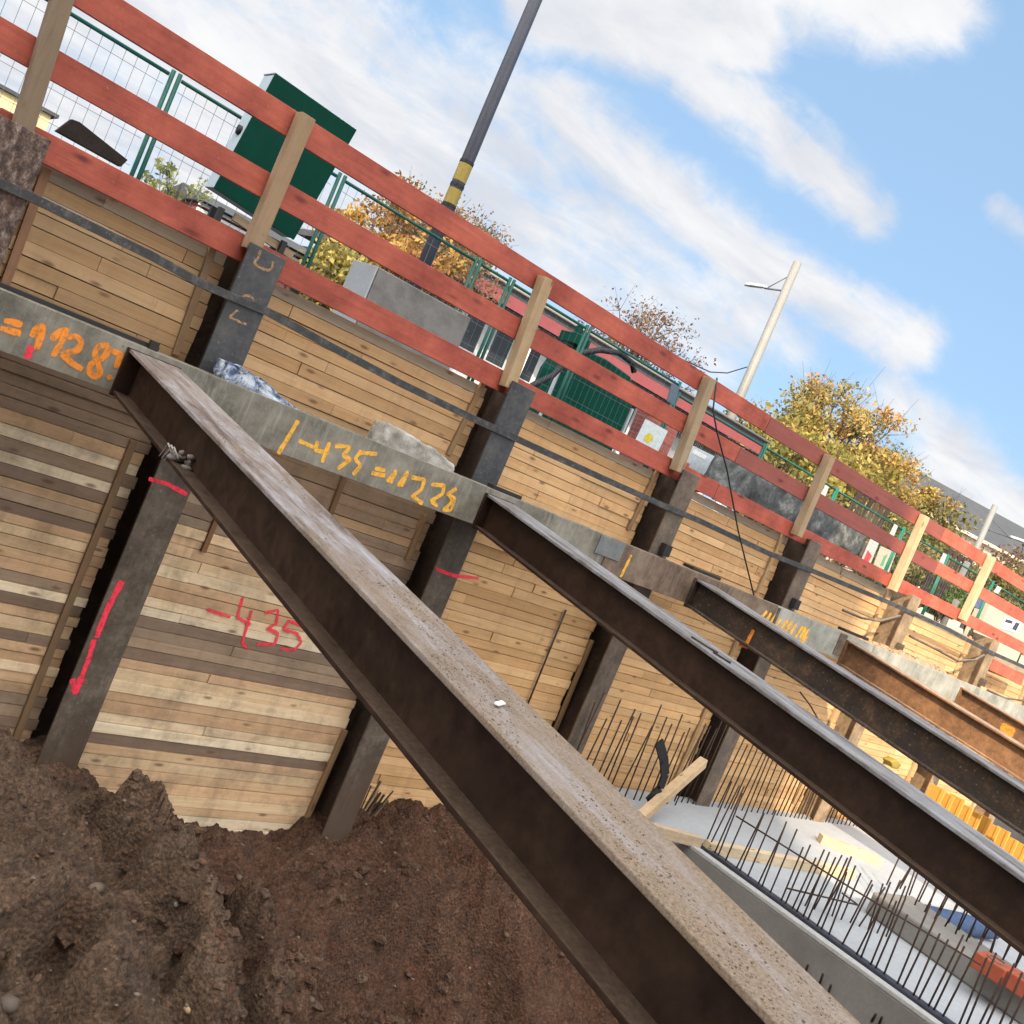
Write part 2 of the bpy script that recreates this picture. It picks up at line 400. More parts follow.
def mm(op, a, b=0.0, c=None, clamp=False):
    n = N.new('ShaderNodeMath'); n.operation = op; n.use_clamp = clamp
    for i, x in enumerate((a, b, c)):
        if x is None: continue
        if isinstance(x, bpy.types.NodeSocket): L.new(x, n.inputs[i])
        else: n.inputs[i].default_value = x
    return n.outputs[0]
def mr(v, a, b, c=0.0, d=1.0):
    n = N.new('ShaderNodeMapRange'); n.interpolation_type = 'SMOOTHSTEP'; L.new(v, n.inputs[0])
    for i, x in enumerate((a, b, c, d)): n.inputs[i+1].default_value = x
    return n.outputs[0]
D = tc.outputs['Generated']
sep = N.new('ShaderNodeSeparateXYZ'); L.new(D, sep.inputs[0])
den = mm('ADD', mm('MAXIMUM', sep.outputs[2], 0.0), .12)
comb = N.new('ShaderNodeCombineXYZ')
L.new(mm('DIVIDE', sep.outputs[0], den), comb.inputs[0]); L.new(mm('DIVIDE', sep.outputs[1], den), comb.inputs[1])
mp = N.new('ShaderNodeMapping'); L.new(comb.outputs[0], mp.inputs[0])
mp.inputs['Rotation'].default_value = (0, 0, R(8)); mp.inputs['Scale'].default_value = (.75, 1.3, 1)
def wn(scale, det, rough, dist=0.0, vec=None):
    n = N.new('ShaderNodeTexNoise'); L.new(vec or mp.outputs[0], n.inputs['Vector'])
    n.inputs['Scale'].default_value = scale; n.inputs['Detail'].default_value = det
    n.inputs['Roughness'].default_value = rough; n.inputs['Distortion'].default_value = dist; return n.outputs['Fac']
e_ = (ray(905, 345).normalized()-ray(560, 95).normalized()).normalized()
de = N.new('ShaderNodeVectorMath'); de.operation = 'SCALE'; de.inputs[0].default_value = tuple(e_*-.72); L.new(vm('DOT_PRODUCT', D, tuple(e_)).outputs['Value'], de.inputs['Scale'])
Ds = vm('ADD', D, de.outputs[0]).outputs[0]
n1 = wn(5, 9, .62, .5, Ds); n2 = wn(16, 8, .62, .5, Ds); n3 = wn(30, 6, .6, .5, D)
dens = None
def streak(p, q, wid, amp):
    '''a bank of cloud lying between two directions of the sky'''
    global dens
    a, b = ray(*p).normalized(), ray(*q).normalized(); ab = b-a
    am = vm('SUBTRACT', D, tuple(a)).outputs[0]
    t = mm('DIVIDE', vm('DOT_PRODUCT', am, tuple(ab)).outputs['Value'], ab.length_squared, None, True)
    sc_ = N.new('ShaderNodeVectorMath'); sc_.operation = 'SCALE'; sc_.inputs[0].default_value = tuple(ab); L.new(t, sc_.inputs['Scale'])
    d = vm('LENGTH', vm('SUBTRACT', am, sc_.outputs[0]).outputs[0]).outputs['Value']
    k = mm('MULTIPLY', mr(d, 0.0, wid/F, 1.0, 0.0), amp)
    dens = k if dens is None else mm('MAXIMUM', dens, k)
for st in [((555, 0), (735, 20), 95, 1.15), ((770, -30), (925, 5), 95, 1.0), ((700, 70), (800, 150), 62, .8), ((790, 140), (872, 215), 55, .85), ((560, 95), (740, 250), 75, .72), ((740, 250), (905, 345), 62, .8),
           ((100, 0), (420, 170), 290, .85), ((420, 170), (720, 335), 130, .7), ((-100, 40), (250, 200), 260, .85), ((200, 60), (520, 120), 130, .6), ((890, 395), (1050, 520), 55, .75), ((950, 470), (1060, 570), 95, 1.0),
           ((1000, 210), (1040, 245), 30, .65), ((650, 180), (800, 330), 90, .5)]: streak(*st)
nz = mm('ADD', mm('ADD', mm('MULTIPLY', mm('SUBTRACT', n1, .5), .9), mm('MULTIPLY', mm('SUBTRACT', n2, .5), 1.15)), mm('MULTIPLY', mm('SUBTRACT', n3, .5), .55))
dens = mm('ADD', dens, mm('MULTIPLY', nz, mr(dens, -.1, .6, .35, 1.0)))
cl = mr(dens, .27, .92)
# unseen bright broken cloud added behind the camera to fill the shade
sdot = vm('DOT_PRODUCT', D, tuple(Vector((SUN_DIR.x, SUN_DIR.y, .75)).normalized())).outputs['Value']
sunside = mr(sdot, .0, .8)
fill_cl = mm('MULTIPLY', sunside, mr(wn(1.1, 7, .6), .33, .55))
CLOUD = 5.6; FILL_CLOUD = 32.0
def mixc(f, a, b):
    n = N.new('ShaderNodeMix'); n.data_type = 'RGBA'
    for i, x in ((0, f), (6, a), (7, b)):
        if isinstance(x, bpy.types.NodeSocket): L.new(x, n.inputs[i])
        else: n.inputs[i].default_value = x
    return n.outputs[2]
shade = mr(wn(2.4, 8, .6, .4), .3, .7)
cc = mixc(shade, (CLOUD*.74, CLOUD*.77, CLOUD*.84, 1), (CLOUD, CLOUD, CLOUD*1.01, 1))
veil = mixc(.72, sky.outputs[0], (2.45, 3.85, 5.6, 1))
skc = mixc(cl, veil, cc)
skc = mixc(fill_cl, skc, (FILL_CLOUD, FILL_CLOUD*.97, FILL_CLOUD*.92, 1))
L.new(skc, bg.inputs['Color']); bg.inputs['Strength'].default_value = .10
sl = bpy.data.lights.new('sun', 'SUN'); sl.energy = 4.4; sl.angle = R(.5); sl.color = (1, .82, .60)
so = bpy.data.objects.new('sun', sl); COL.objects.link(so)
sv = Vector((SUN_DIR.x*math.cos(SUN_EL), SUN_DIR.y*math.cos(SUN_EL), math.sin(SUN_EL)))
so.rotation_euler = sv.to_track_quat('Z', 'Y').to_euler(); so.location = (-10, -10, 20)
S.view_settings.view_transform = 'Standard'; S.view_settings.look = 'None'
S.view_settings.exposure = .80; S.view_settings.gamma = 1.0

# ------------------------------------------------------------------ levels
GZ = .42                       # street level behind the wall
YP = 6.0                       # front flange of the piles
YL = 6.26                      # face of the timber lagging
YW = 5.68                      # front of the walers
PILES = [1.05, 2.545, 4.87, 7.13, 9.50, 12.08, 14.80, 17.4]

# ------------------------------------------------------------------ street ground
m = MB(); m.box(-60, 400, 6.40, 400, -6, GZ)
tag(m.build('street_ground', MAT['asphalt']), kind='structure')

# ------------------------------------------------------------------ pit soil
ctl = np.array([(1.2, 6.25, -2.55), (2.0, 6.25, -2.70), (2.6, 6.25, -2.86), (3.0, 6.25, -3.02), (3.4, 6.25, -3.22), (4.0, 6.25, -3.32), (4.6, 6.25, -3.32), (4.9, 6.2, -3.08),
    (5.4, 6.25, -3.02), (5.9, 6.25, -3.02), (6.4, 6.25, -3.0), (7.2, 6.25, -2.95),
    (1.0, 5, -2.5), (1.5, 4, -2.55), (1.5, 3, -2.65), (1.3, 2, -2.8), (2.2, 5.4, -2.72), (2.25, 4.6, -2.72), (2.3, 3.6, -2.80), (2.75, 5.4, -2.84), (3.0, 5.4, -3.08), (2.80, 4.8, -2.80), (3.05, 4.7, -2.93), (3.25, 4.35, -3.02), (3.3, 4.75, -3.28),
    (2.9, 4.0, -2.98), (3.0, 3.0, -3.3), (3.45, 5.6, -3.33), (3.45, 4.9, -3.38), (3.5, 4.2, -3.5), (4.2, 5.8, -3.36), (4.3, 5.3, -3.42), (4.3, 4.7, -3.7),
    (4.4, 4.0, -3.95), (5.0, 5.7, -3.20), (5.0, 5.35, -3.22), (5.1, 5.15, -3.45), (5.2, 4.95, -3.82), (5.4, 4.6, -4.05), (5.4, 5.75, -3.2), (5.6, 5.9, -3.0), (5.8, 5.7, -3.15), (5.9, 5.30, -3.22), (6.0, 5.1, -3.5), (6.05, 4.9, -3.85), (6.2, 4.6, -4.1), (4.6, 5.35, -3.30), (4.6, 5.1, -3.55), (4.7, 4.9, -3.85),
    (6.6, 5.7, -3.12), (6.8, 5.3, -3.4), (7.0, 5.0, -3.8), (7.3, 4.4, -4.1), (8.4, 5, -3.9), (8.4, 3, -4.1), (6, 3, -4.2), (4, 2.5, -4.1), (2, .5, -3.3), (5, .5, -4.2), (8.4, .5, -4.2)])
def tps_fit(P):
    n = len(P); d = np.linalg.norm(P[:, None, :2]-P[None, :, :2], axis=2)
    K = np.where(d > 0, d*d*np.log(d+1e-9), 0)+np.eye(n)*.003
    Q = np.hstack([np.ones((n, 1)), P[:, :2]]); A = np.block([[K, Q], [Q.T, np.zeros((3, 3))]])
    return np.linalg.solve(A, np.concatenate([P[:, 2], np.zeros(3)]))
sol = tps_fit(ctl)
xs = np.arange(.6, 8.30, .015); ys = np.arange(.3, 6.34, .015)
GX, GY = np.meshgrid(xs, ys); pts = np.stack([GX.ravel(), GY.ravel()], 1)
zz = np.zeros(len(pts))
for (cx, cy, _), wgt in zip(ctl, sol[:len(ctl)]):
    d = np.hypot(pts[:, 0]-cx, pts[:, 1]-cy); zz += wgt*d*d*np.log(d+1e-9)
zz += sol[-3]+sol[-2]*pts[:, 0]+sol[-1]*pts[:, 1]
def sdist(line):
    '''distance and side (positive on the left of the walking direction) to a polyline in plan'''
    best = np.full(len(pts), 1e9); sg = np.zeros(len(pts))
    for a, b in zip(line, line[1:]):
        ax, ay, bx, by = a[0], a[1], b[0], b[1]; dx, dy = bx-ax, by-ay; l2 = dx*dx+dy*dy
        t = np.clip(((pts[:, 0]-ax)*dx+(pts[:, 1]-ay)*dy)/l2, 0, 1)
        ex, ey = pts[:, 0]-(ax+t*dx), pts[:, 1]-(ay+t*dy); d = np.hypot(ex, ey)
        s_ = np.sign(dx*(pts[:, 1]-ay)-dy*(pts[:, 0]-ax)); m_ = d < best
        best[m_] = d[m_]; sg[m_] = s_[m_]
    return best, sg
def sstep(a, b, x): t = np.clip((x-a)/(b-a), 0, 1); return t*t*(3-2*t)
wob = np.array([mnoise.noise(Vector((x*4.2, y*4.2, 1.7)))*.11+mnoise.noise(Vector((x*11, y*11, 4.7)))*.045 for x, y in pts])
def crest(pix, z, up_h, down_h, wid, fall):
    '''a broken edge: the ground rises towards it on one side and drops steeply on the other'''
    global zz
    ln_ = [tuple(atZ(px, py, z))[:2] for px, py in pix]
    d, sg = sdist(ln_); sd = d*sg+wob
    hi = np.where(sd < 0, np.exp(-(sd/fall)**2), 0)          # right hand side of the line is the high side
    lo = np.where(sd >= 0, sstep(0, wid, sd)*np.exp(-(np.maximum(sd-wid, 0)/(fall*.8))**2), 0)
    hi = np.where(sd >= 0, 1-sstep(0, wid, sd), hi)
    fade = 1-sstep(5.3, 5.8, pts[:, 1])
    zz = zz+(up_h*hi-down_h*lo)*fade
crest([(300, 1060), (272, 985), (235, 930), (222, 897), (190, 886)], -3.0, .24, .20, .12, .40)
crest([(236, 1040), (205, 960), (160, 900), (128, 845), (92, 792), (70, 778)], -2.85, .22, .18, .14, .38)
crest([(585, 960), (545, 922), (505, 897), (440, 882), (365, 887), (338, 915), (322, 960)], -3.2, .10, .34, .18, .38)
crest([(120, 1040), (95, 985), (105, 950), (60, 930), (20, 945)], -2.7, .16, .18, .12, .3)
crest([(470, 870), (430, 835), (395, 822), (350, 842), (330, 862)], -3.1, .10, .06, .12, .3)
for i, (x, y) in enumerate(pts):
    p = Vector((x, y, zz[i]))
    a = mnoise.ridged_multi_fractal(Vector((x*1.5+y*.5, y*1.1, 3.3)), .9, 2.2, 5, 1.0, 2.0)*.085-.09+mnoise.fractal(p*2.2, .9, 2.1, 4)*.05+mnoise.noise(Vector((x*1.35, y*1.35, 8.2)))*.13*min(1, max(0, (5.4-y)*1.6))
    b = mnoise.turbulence(p*6.5, 4, False)*.055
    c = mnoise.noise(p*17)*.024+mnoise.noise(p*38)*.015+mnoise.noise(p*85)*.007
    cell = mnoise.voronoi(p*7.0)[0][0]
    zz[i] += a-b+.03+c+max(0, .28-cell)*.16
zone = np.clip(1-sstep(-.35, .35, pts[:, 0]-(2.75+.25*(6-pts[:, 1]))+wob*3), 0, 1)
for i, (x, y) in enumerate(pts):
    if zone[i] > .02 and y < 5.7:
        p = Vector((x+mnoise.noise(Vector((x*6, y*6, 0)))*.06, y+mnoise.noise(Vector((x*6, y*6, 9)))*.06, .3))
        c1 = mnoise.voronoi(p*4.6)[0]; c2 = mnoise.voronoi(p*10)[0]
        zz[i] += zone[i]*(min(.3, (c1[1]-c1[0]))*.16+min(.3, (c2[1]-c2[0]))*.075-.03)
nx, ny = len(xs), len(ys)
verts = [(float(p[0]), float(p[1]), float(z)) for p, z in zip(pts, zz)]
faces = [(j*nx+i, j*nx+i+1, (j+1)*nx+i+1, (j+1)*nx+i) for j in range(ny-1) for i in range(nx-1)]
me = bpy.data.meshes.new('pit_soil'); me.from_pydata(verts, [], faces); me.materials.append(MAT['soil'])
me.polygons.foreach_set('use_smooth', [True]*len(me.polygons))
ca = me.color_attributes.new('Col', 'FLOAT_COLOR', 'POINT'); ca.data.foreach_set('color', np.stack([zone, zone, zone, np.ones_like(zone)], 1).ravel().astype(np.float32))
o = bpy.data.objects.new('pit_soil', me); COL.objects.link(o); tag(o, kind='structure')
ZS = zz.reshape(ny, nx)
def soil_z(x, y):
    i = int(round((x-.6)/.015)); j = int(round((y-.3)/.015))
    return float(ZS[max(0, min(ny-1, j)), max(0, min(nx-1, i))])
m = MB(); m.box(-30, 60, -40, 6.3, -7, -4.35)
tag(m.build('pit_floor', MAT['soil']), kind='structure')
# clods and pebbles: nobody could count them
def rock_into(mb, c, r, col, sq=.75):
    bm = bmesh.new(); bmesh.ops.create_icosphere(bm, subdivisions=1 if r < .03 else 2, radius=1)
    o3 = Vector((random.random()*50, random.random()*50, 0)); s3 = (random.uniform(.7, 1.3), random.uniform(.7, 1.3), random.uniform(.5, .9)*sq/.75)
    rot = Matrix.Rotation(random.random()*6.28, 3, 'Z')
    vs = []
    for v in bm.verts:
        q = v.co*(1+.35*mnoise.noise(v.co*1.4+o3)); q = rot @ Vector((q.x*s3[0], q.y*s3[1], q.z*s3[2])); vs.append(Vector(c)+q*r)
    fs = [[v.index for v in f.verts] for f in bm.faces]; bm.free(); mb.add(vs, fs, col)
def clod_into(c, r):
    bm = bmesh.new(); bmesh.ops.create_icosphere(bm, subdivisions=2, radius=1)
    o3 = Vector((random.random()*50, random.random()*50, 0)); sx, sy, sz = random.uniform(.7, 1.5), random.uniform(.7, 1.2), random.uniform(.45, .8)
    rot = Matrix.Rotation(random.random()*6.28, 3, 'Z') @ Matrix.Rotation(random.uniform(-.5, .5), 3, 'X')
    vs = []
    for v in bm.verts:
        q = v.co*(1+.55*mnoise.noise(v.co*1.3+o3)+.35*mnoise.noise(v.co*3.4+o3)); vs.append(Vector(c)+(rot @ Vector((q.x*sx, q.y*sy, q.z*sz)))*r)
    fs = [[v.index for v in f.verts] for f in bm.faces]; bm.free(); g = random.choice((0.0, .5, 1.0)); clod.add(vs, fs, (g, g, g))
clod = MB(); peb = MB(); pal = [(.10, .06, .04), (.075, .045, .03), (.15, .105, .075), (.12, .07, .045), (.13, .06, .035), (.06, .038, .028), (.2, .16, .12)]
for k in range(5200):
    x = random.uniform(1.2, 7.0); y = random.uniform(2.6, 6.15)
    r = .004+.013*random.random()**4+(.018 if random.random() < .012 else 0)
    rock_into(peb, (x, y, soil_z(x, y)+r*.2), r, random.choice(pal))
for k in range(700):
    if random.random() < .8:
        a_, b_ = random.choice([((300, 1040), (222, 897)), ((222, 897), (186, 884)), ((236, 1030), (160, 900)), ((160, 900), (85, 790)), ((95, 985), (105, 950)), ((430, 838), (345, 850)), ((505, 900), (365, 890)), ((365, 890), (330, 950))])
        f = random.random(); q = atZ(a_[0]+(b_[0]-a_[0])*f, a_[1]+(b_[1]-a_[1])*f, -2.95); x, y = q.x+random.gauss(0, .13), q.y+random.gauss(0, .13)
    else: x, y = random.uniform(1.4, 6.2), random.uniform(3.2, 6.0)
    if not (.7 < x < 8.2 and .4 < y < 5.6): continue
    r = .012+.038*random.random()**2; clod_into( (x, y, soil_z(x, y)+r*.1), r)
tag(clod.build('soil_clods', MAT['soil']), 'broken clods of brown soil lying along the dug edges', 'soil clods', kind='stuff')
tag(peb.build('soil_crumbs', MAT['stone'], smooth=True), 'loose brown soil crumbs and pebbles scattered over the pit soil', 'soil crumbs', kind='stuff')
for (px, py, z, r, lab) in [(8, 1005, -2.75, .055, 'brown fist sized stone lying at the lower left corner of the soil'),
                            (131, 822, -3.12, .06, 'dark brown soil clod against the lowest lagging planks'),
                            (470, 968, -3.6, .022, 'pale ochre round stone stuck in the steep soil face'),
                            (176, 905, -3.05, .028, 'small pale blue grey stone on the dark soil ridge'),
                            (187, 1010, -3.15, .035, 'pale tan stone low on the soil ridge at the bottom edge')]:
    p = atZ(px, py, z); mb = MB(); zs = soil_z(p.x, p.y)
    # walk along the ray to the soil surface
    rr = ray(px, py).normalized(); t = 2.0
    while t < 12:
        q = rr*t
        if q.z <= soil_z(q.x, q.y) and .3 < q.x < 8.2: break
        t += .01
    rock_into(mb, rr*t+Vector((0, 0, r*.1)), r*.8, {0: (.13, .1, .08)}.get(0) if 'brown' in lab else (.45, .43, .38) if 'blue' in lab else (.4, .28, .16))
    tag(mb.build('stone', MAT['stone'], smooth=True), lab, 'stone')

# ------------------------------------------------------------------ soldier piles
def h_poly(c, half, y0, y1, z, tf=.018, tw=.012):
    """H outline in plan, flanges facing the pit"""
    x0, x1, w = c-half, c+half, tw/2
    return [(x0, y0, z), (x1, y0, z), (x1, y0+tf, z), (c+w, y0+tf, z), (c+w, y1-tf, z), (x1, y1-tf, z), (x1, y1, z), (x0, y1, z), (x0, y1-tf, z), (c-w, y1-tf, z), (c-w, y0+tf, z), (x0, y0+tf, z)]
PLAB = ['pitted rusty steel pile at the left edge, crossed by the flat strap',
        'dark steel pile with pale chalk curls near its top and a pink arrow lower down',
        'grey steel pile behind the second strut end, with a red tick below the waler',
        'brown steel pile left of the hanging black cable',
        'brown steel pile behind the pale waler with yellow orange numbers',
        'tan steel pile in sunlight behind the end of the fourth strut',
        'sunlit steel pile furthest right with a dark slot shadow',
        'steel pile past the right hand end of the wall']
PMAT = ['pitted', 'pile_dark', 'pile_dark', 'pile_brown', 'pile_brown', 'pile_sunlit', 'pile_sunlit', 'pile_sunlit']
piles = []
for i, c in enumerate(PILES):
    top = [.70, .715, .70, .70, .66, .62, .575, .55][i]
    e = empty('steel_pile', (c, YP, -4.4), PLAB[i], 'steel pile', 'steel piles standing along the timber wall'); piles.append(e)
    half = .15 if i in (0,) else .128
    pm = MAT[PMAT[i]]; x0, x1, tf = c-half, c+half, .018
    if i in (1, 2):
        m = MB(); m.box(x0, x1, YP, YP+tf, -.28, top); m.build('upper_flange', pm, e, bevel=.004)
        m = MB(); m.box(x0, x1, YP, YP+tf, -4.4, -.282); m.build('lower_flange', MAT['pile_grey'], e, bevel=.004)
    else:
        m = MB(); m.box(x0, x1, YP, YP+tf, -4.4, top); m.build('front_flange', pm, e, bevel=.004)
    wm = MAT['pile_recess_shade'] if i < 5 else pm
    m = MB(); m.box(c-.007, c+.007, YP+tf, YP+.352, -4.4, top); m.build('web', wm, e)
    m = MB(); m.box(x0, x1, YP+.352, YP+.37, -4.4, top); m.build('rear_flange', wm, e)
    if i in (3, 4, 5, 6):
        m = MB(); m.box(c-.02, c+.075, YP-.07, YP-.0006, -.11, 0.0); m.build('bracket', MAT['black_steel'] if i < 5 else MAT['pile_brown'], e, bevel=.003)
def ribbon(P, r, n_axis, parent, mat, wob, k0):
    """soft edged band of spray paint lying on a surface that faces along n_axis"""
    nv = Vector(n_axis); dense = []
    for a, b in zip(P, P[1:]):
        k = max(2, int((b-a).length/.008)); dense += [a+(b-a)*i/k for i in range(k)]
    dense.append(P[-1])
    for _ in range(3): dense = [dense[0]]+[(dense[k-1]+dense[k]*2+dense[k+1])/4 for k in range(1, len(dense)-1)]+[dense[-1]]
    d0 = (dense[0]-dense[1]).normalized(); d1 = (dense[-1]-dense[-2]).normalized()
    dense = [dense[0]+d0*r*.9, dense[0]+d0*r*.45]+dense+[dense[-1]+d1*r*.45, dense[-1]+d1*r*.9]
    L_ = len(dense); vs = []; al = []; fs = []
    for i, p in enumerate(dense):
        d = (dense[min(i+1, L_-1)]-dense[max(i-1, 0)]).normalized(); sd = d.cross(nv).normalized()
        rr = r*(1+wob*mnoise.noise(p*18+Vector((3, 0, 7)))); end = min(i, L_-1-i)
        rr *= (.55, .85)[end] if end < 2 else 1
        for o_, av in ((-1.5, 0), (-.75, 1), (0, 1), (.75, 1), (1.5, 0)):
            vs.append(p+sd*o_*rr+nv*(.0003+.0006*i/L_+.0004*(k0 % 4))); al.append(av*(0 if end == 0 else 1))
    for i in range(L_-1):
        for j in range(4): q = i*5+j; fs.append((q, q+1, q+6, q+5))
    base = Vector(); pp = parent
    while pp is not None: base += pp.location; pp = pp.parent
    me = bpy.data.meshes.new('paint_stroke'); me.from_pydata([tuple(v-base) for v in vs], [], fs)
    ca = me.color_attributes.new('Col', 'FLOAT_COLOR', 'POINT'); ca.data.foreach_set('color', [x for a_ in al for x in (a_, a_, a_, 1.0)])
    me.materials.append(mat); o = bpy.data.objects.new('paint_stroke', me); COL.objects.link(o); o.parent = parent
    return o
def strokes(name, mat, paths, r, Y, parent, wob=.3):
    for k, P in enumerate(paths): ribbon([atY(x, y, Y) for x, y in P], r*.82, (0, -1, 0), parent, mat, wob, k)
def zs(ox, oy, s, P): return [[(ox+x/s, oy+y/s) for x, y in p] for p in P]
# pink arrow and tick on the first pile (zoom 3.2 of 0,480), red tick on the second
strokes('paint_arrow', MAT['pink'], zs(0, 480, 3.2, [[(388, 328), (345, 410), (310, 500)], [(300, 515), (285, 570), (240, 680)], [(240, 680), (232, 640)], [(240, 680), (262, 640)]]), .020, YP-.0006, piles[1])
strokes('paint_tick', MAT['pink'], [[(150, 479), (168, 484), (186, 494)]], .016, YP-.0006, piles[1])
strokes('paint_tick', MAT['pink'], [[(436, 569), (455, 576), (478, 578)]], .016, YP-.0006, piles[2])
strokes('chalk_mark', MAT['chalk'], zs(190, 230, 7.314, [[(515, 150), (500, 205), (465, 235), (500, 270), (570, 300), (600, 280), (605, 235)], [(345, 590), (285, 635), (350, 665), (410, 690)], [(375, 490), (420, 475), (465, 500), (460, 545)]]), .009, YP-.0006, piles[1])

# ------------------------------------------------------------------ lagging
TAN = [(.62, .385, .19), (.58, .355, .17), (.66, .425, .22), (.53, .32, .15), (.61, .39, .20)]
OLD = [(.56, .38, .225), (.33, .24, .165), (.72, .56, .37), (.60, .41, .245), (.23, .16, .115), (.80, .67, .49), (.52, .34, .20), (.68, .50, .31), (.40, .29, .195), (.76, .63, .45), (.60, .40, .235)]
BLAB = ['weathered plank lagging at the far left, lower half of mixed brown and grey planks',
        'plank lagging with pink painted numbers under the first strut',
        'tan plank lagging behind the thin grey rod, between second and third piles',
        'tan plank lagging behind the hanging cable and the left cluster of rebars',
        'tan plank lagging under the pale waler with yellow orange numbers',
        'sunlit tan plank lagging with a sagging cable across it',
        'sunlit plank lagging under the furthest right guard rails']
lag = []
for b in range(7):
    x0 = -.6 if b == 0 else PILES[b]+.02
    x1 = PILES[b+1]-.115
    xs0 = PILES[0]-.02 if b == 0 else x0
    e = empty('timber_lagging', ((x0+x1)/2, YL, -3.6), BLAB[b], 'plank wall', 'bays of timber lagging between the piles'); lag.append(e)
    ztop = [.60, .575, .575, .58, .56, .47, .40][b]
    z = ztop; mu = MB(); ml = MB(); seq = 0; k = 0
    bottom = [-3.4, -3.34, -3.6, -3.0, -3.0, -3.0, -3.0][b]
    while z > bottom:
        low = z < (-.36 if b < 2 else -9)
        h = random.uniform(.078, .092) if not low else random.uniform(.062, .088)
        if low:
            c = OLD[(k*7+b*3+random.randint(0, 1)) % len(OLD)]
        else:
            c = random.choice(TAN)
            if b >= 2 and z < -.40: c = tuple(q*f for q, f in zip(c, (1.0, 1.0, .98)))
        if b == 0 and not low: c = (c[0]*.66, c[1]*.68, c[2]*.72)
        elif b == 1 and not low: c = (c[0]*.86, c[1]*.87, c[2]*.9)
        if k == 0: c = (.33, .27, .20)
        if low and -.72 < z: c = (.30, .215, .15) if b == 0 else (.36, .25, .165)  # rows under the waler coloured darker, its shade put into the planks
        cut = [xs0 if True else x0]
        if not low or random.random() < .3:
            xx = xs0+random.uniform(.3, 1.2)
            while xx < x1-.25: cut.append(xx); xx += random.uniform(.9, 2.4)
        cut.append(x1-random.uniform(0, .022))
        for a, bb in zip(cut, cut[1:]):
            j = random.uniform(-.009, .007); f = random.uniform(.86, 1.10)
            dz = random.uniform(-.0015, .0015)
            tgt = ml if low else mu
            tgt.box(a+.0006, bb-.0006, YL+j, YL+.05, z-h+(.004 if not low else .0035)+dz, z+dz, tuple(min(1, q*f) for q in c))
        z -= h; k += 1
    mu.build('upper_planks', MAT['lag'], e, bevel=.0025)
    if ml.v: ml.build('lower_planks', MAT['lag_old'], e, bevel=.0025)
    # battens nailed beside the pile at the right of the bay
    xb = PILES[b+1]
    if b == 0:
        m = MB(); m.bar(atY(2, 292, YL-.016), atY(47, 168, YL-.016), .05, .028, (0, 1, 0), (.26, .14, .08)); m.build('batten', MAT['batten'], e, bevel=.002)
    m = MB()
    bp = {0: [((175, 355), (213, 248)), ((12, 748), (134, 440))], 1: [((448, 455), (487, 375)), ((298, 838), (345, 730)), ((407, 560), (425, 515))],
          2: [((628, 530), (662, 462)), ((555, 730), (592, 640))]}.get(b)
    if bp:
        for (p, q) in bp:
            a = atY(*p, YL-.016); c2 = atY(*q, YL-.016)
            m = MB(); m.bar(a, c2, .045, .028, (0, 1, 0), (.30, .19, .10) if b else (.22, .14, .08)); m.build('batten', MAT['batten'], e, bevel=.002)
    else:
        m.bar((xb-.29, YL-.016, ztop+.02), (xb-.31, YL-.016, -.1), .045, .028, (0, 1, 0), (.42, .29, .16)); m.build('batten', MAT['batten'], e, bevel=.002); m = MB()
        m.bar((xb-.30, YL-.016, -.6), (xb-.32, YL-.016, -2.4), .045, .028, (0, 1, 0), (.36, .24, .13)); m.build('batten', MAT['batten'], e, bevel=.002)
    if b == 1:
        m = MB(); m.bar(atY(203, 552, YL-.016), atY(216, 520, YL-.016), .035, .025, (0, 1, 0), (.2, .1, .05)); m.build('batten', MAT['batten'], e)
        m = MB(); m.bar(atY(328, 520, YL-.016), atY(345, 475, YL-.016), .04, .025, (0, 1, 0), (.22, .13, .07)); m.build('batten', MAT['batten'], e)
        strokes('paint_number', MAT['pink'], zs(0, 480, 3.2, [[(665, 415), (735, 438)], [(775, 378), (760, 440), (800, 462)], [(805, 420), (775, 520), (790, 540)], [(850, 425), (890, 415), (885, 460), (855, 475), (890, 490), (880, 525), (825, 525)], [(925, 450), (905, 478), (950, 490), (965, 520), (940, 545), (900, 540)], [(925, 450), (975, 470)]]), .0125, YL-.0048, e)

# ------------------------------------------------------------------ walers
def waler_poly(x, y0, y1, z0, z1, tf=.02, tw=.012):
    zm = (z0+z1)/2; w = tw/2
    return [(x, y0, z0), (x, y0+tf, z0), (x, y0+tf, zm-w), (x, y1-tf, zm-w), (x, y1-tf, z0), (x, y1, z0), (x, y1, z1), (x, y1-tf, z1), (x, y1-tf, zm+w), (x, y0+tf, zm+w), (x, y0+tf, z1), (x, y0, z1)]
WX = [(-.6, 6.12, 'waler', 'grey steel waler on the left carrying two orange painted height numbers'),
      (6.13, 8.80, 'waler_rust', 'rusty brown steel waler between the second and third struts'),
      (8.81, 10.95, 'waler_pale', 'pale grey steel waler with yellow orange scribbled numbers'),
      (10.96, 14.0, 'waler_pale', 'dusty sunlit steel waler covered in soil, between the fourth and fifth struts'),
      (14.01, 18.5, 'waler_pale', 'sunlit steel waler at the right edge beyond the fifth strut')]
walers = []
for i, (a, b, mt, lab) in enumerate(WX):
    z1 = -.130-.004*i; e = empty('steel_waler', ((a+b)/2, YW, z1-.3), lab, 'steel beam', 'walers running along the timber wall'); walers.append(e)
    m = MB(); m.prism(waler_poly(a, YW, YW+.30, z1-.30, z1), (b-a, 0, 0)); m.build('beam', MAT[mt], e, bevel=.004)
m = MB(); m.box(5.98, 6.30, YW-.012, YW-.0005, -.30, -.14); m.build('splice_plate', MAT['plate'], walers[1], bevel=.002)
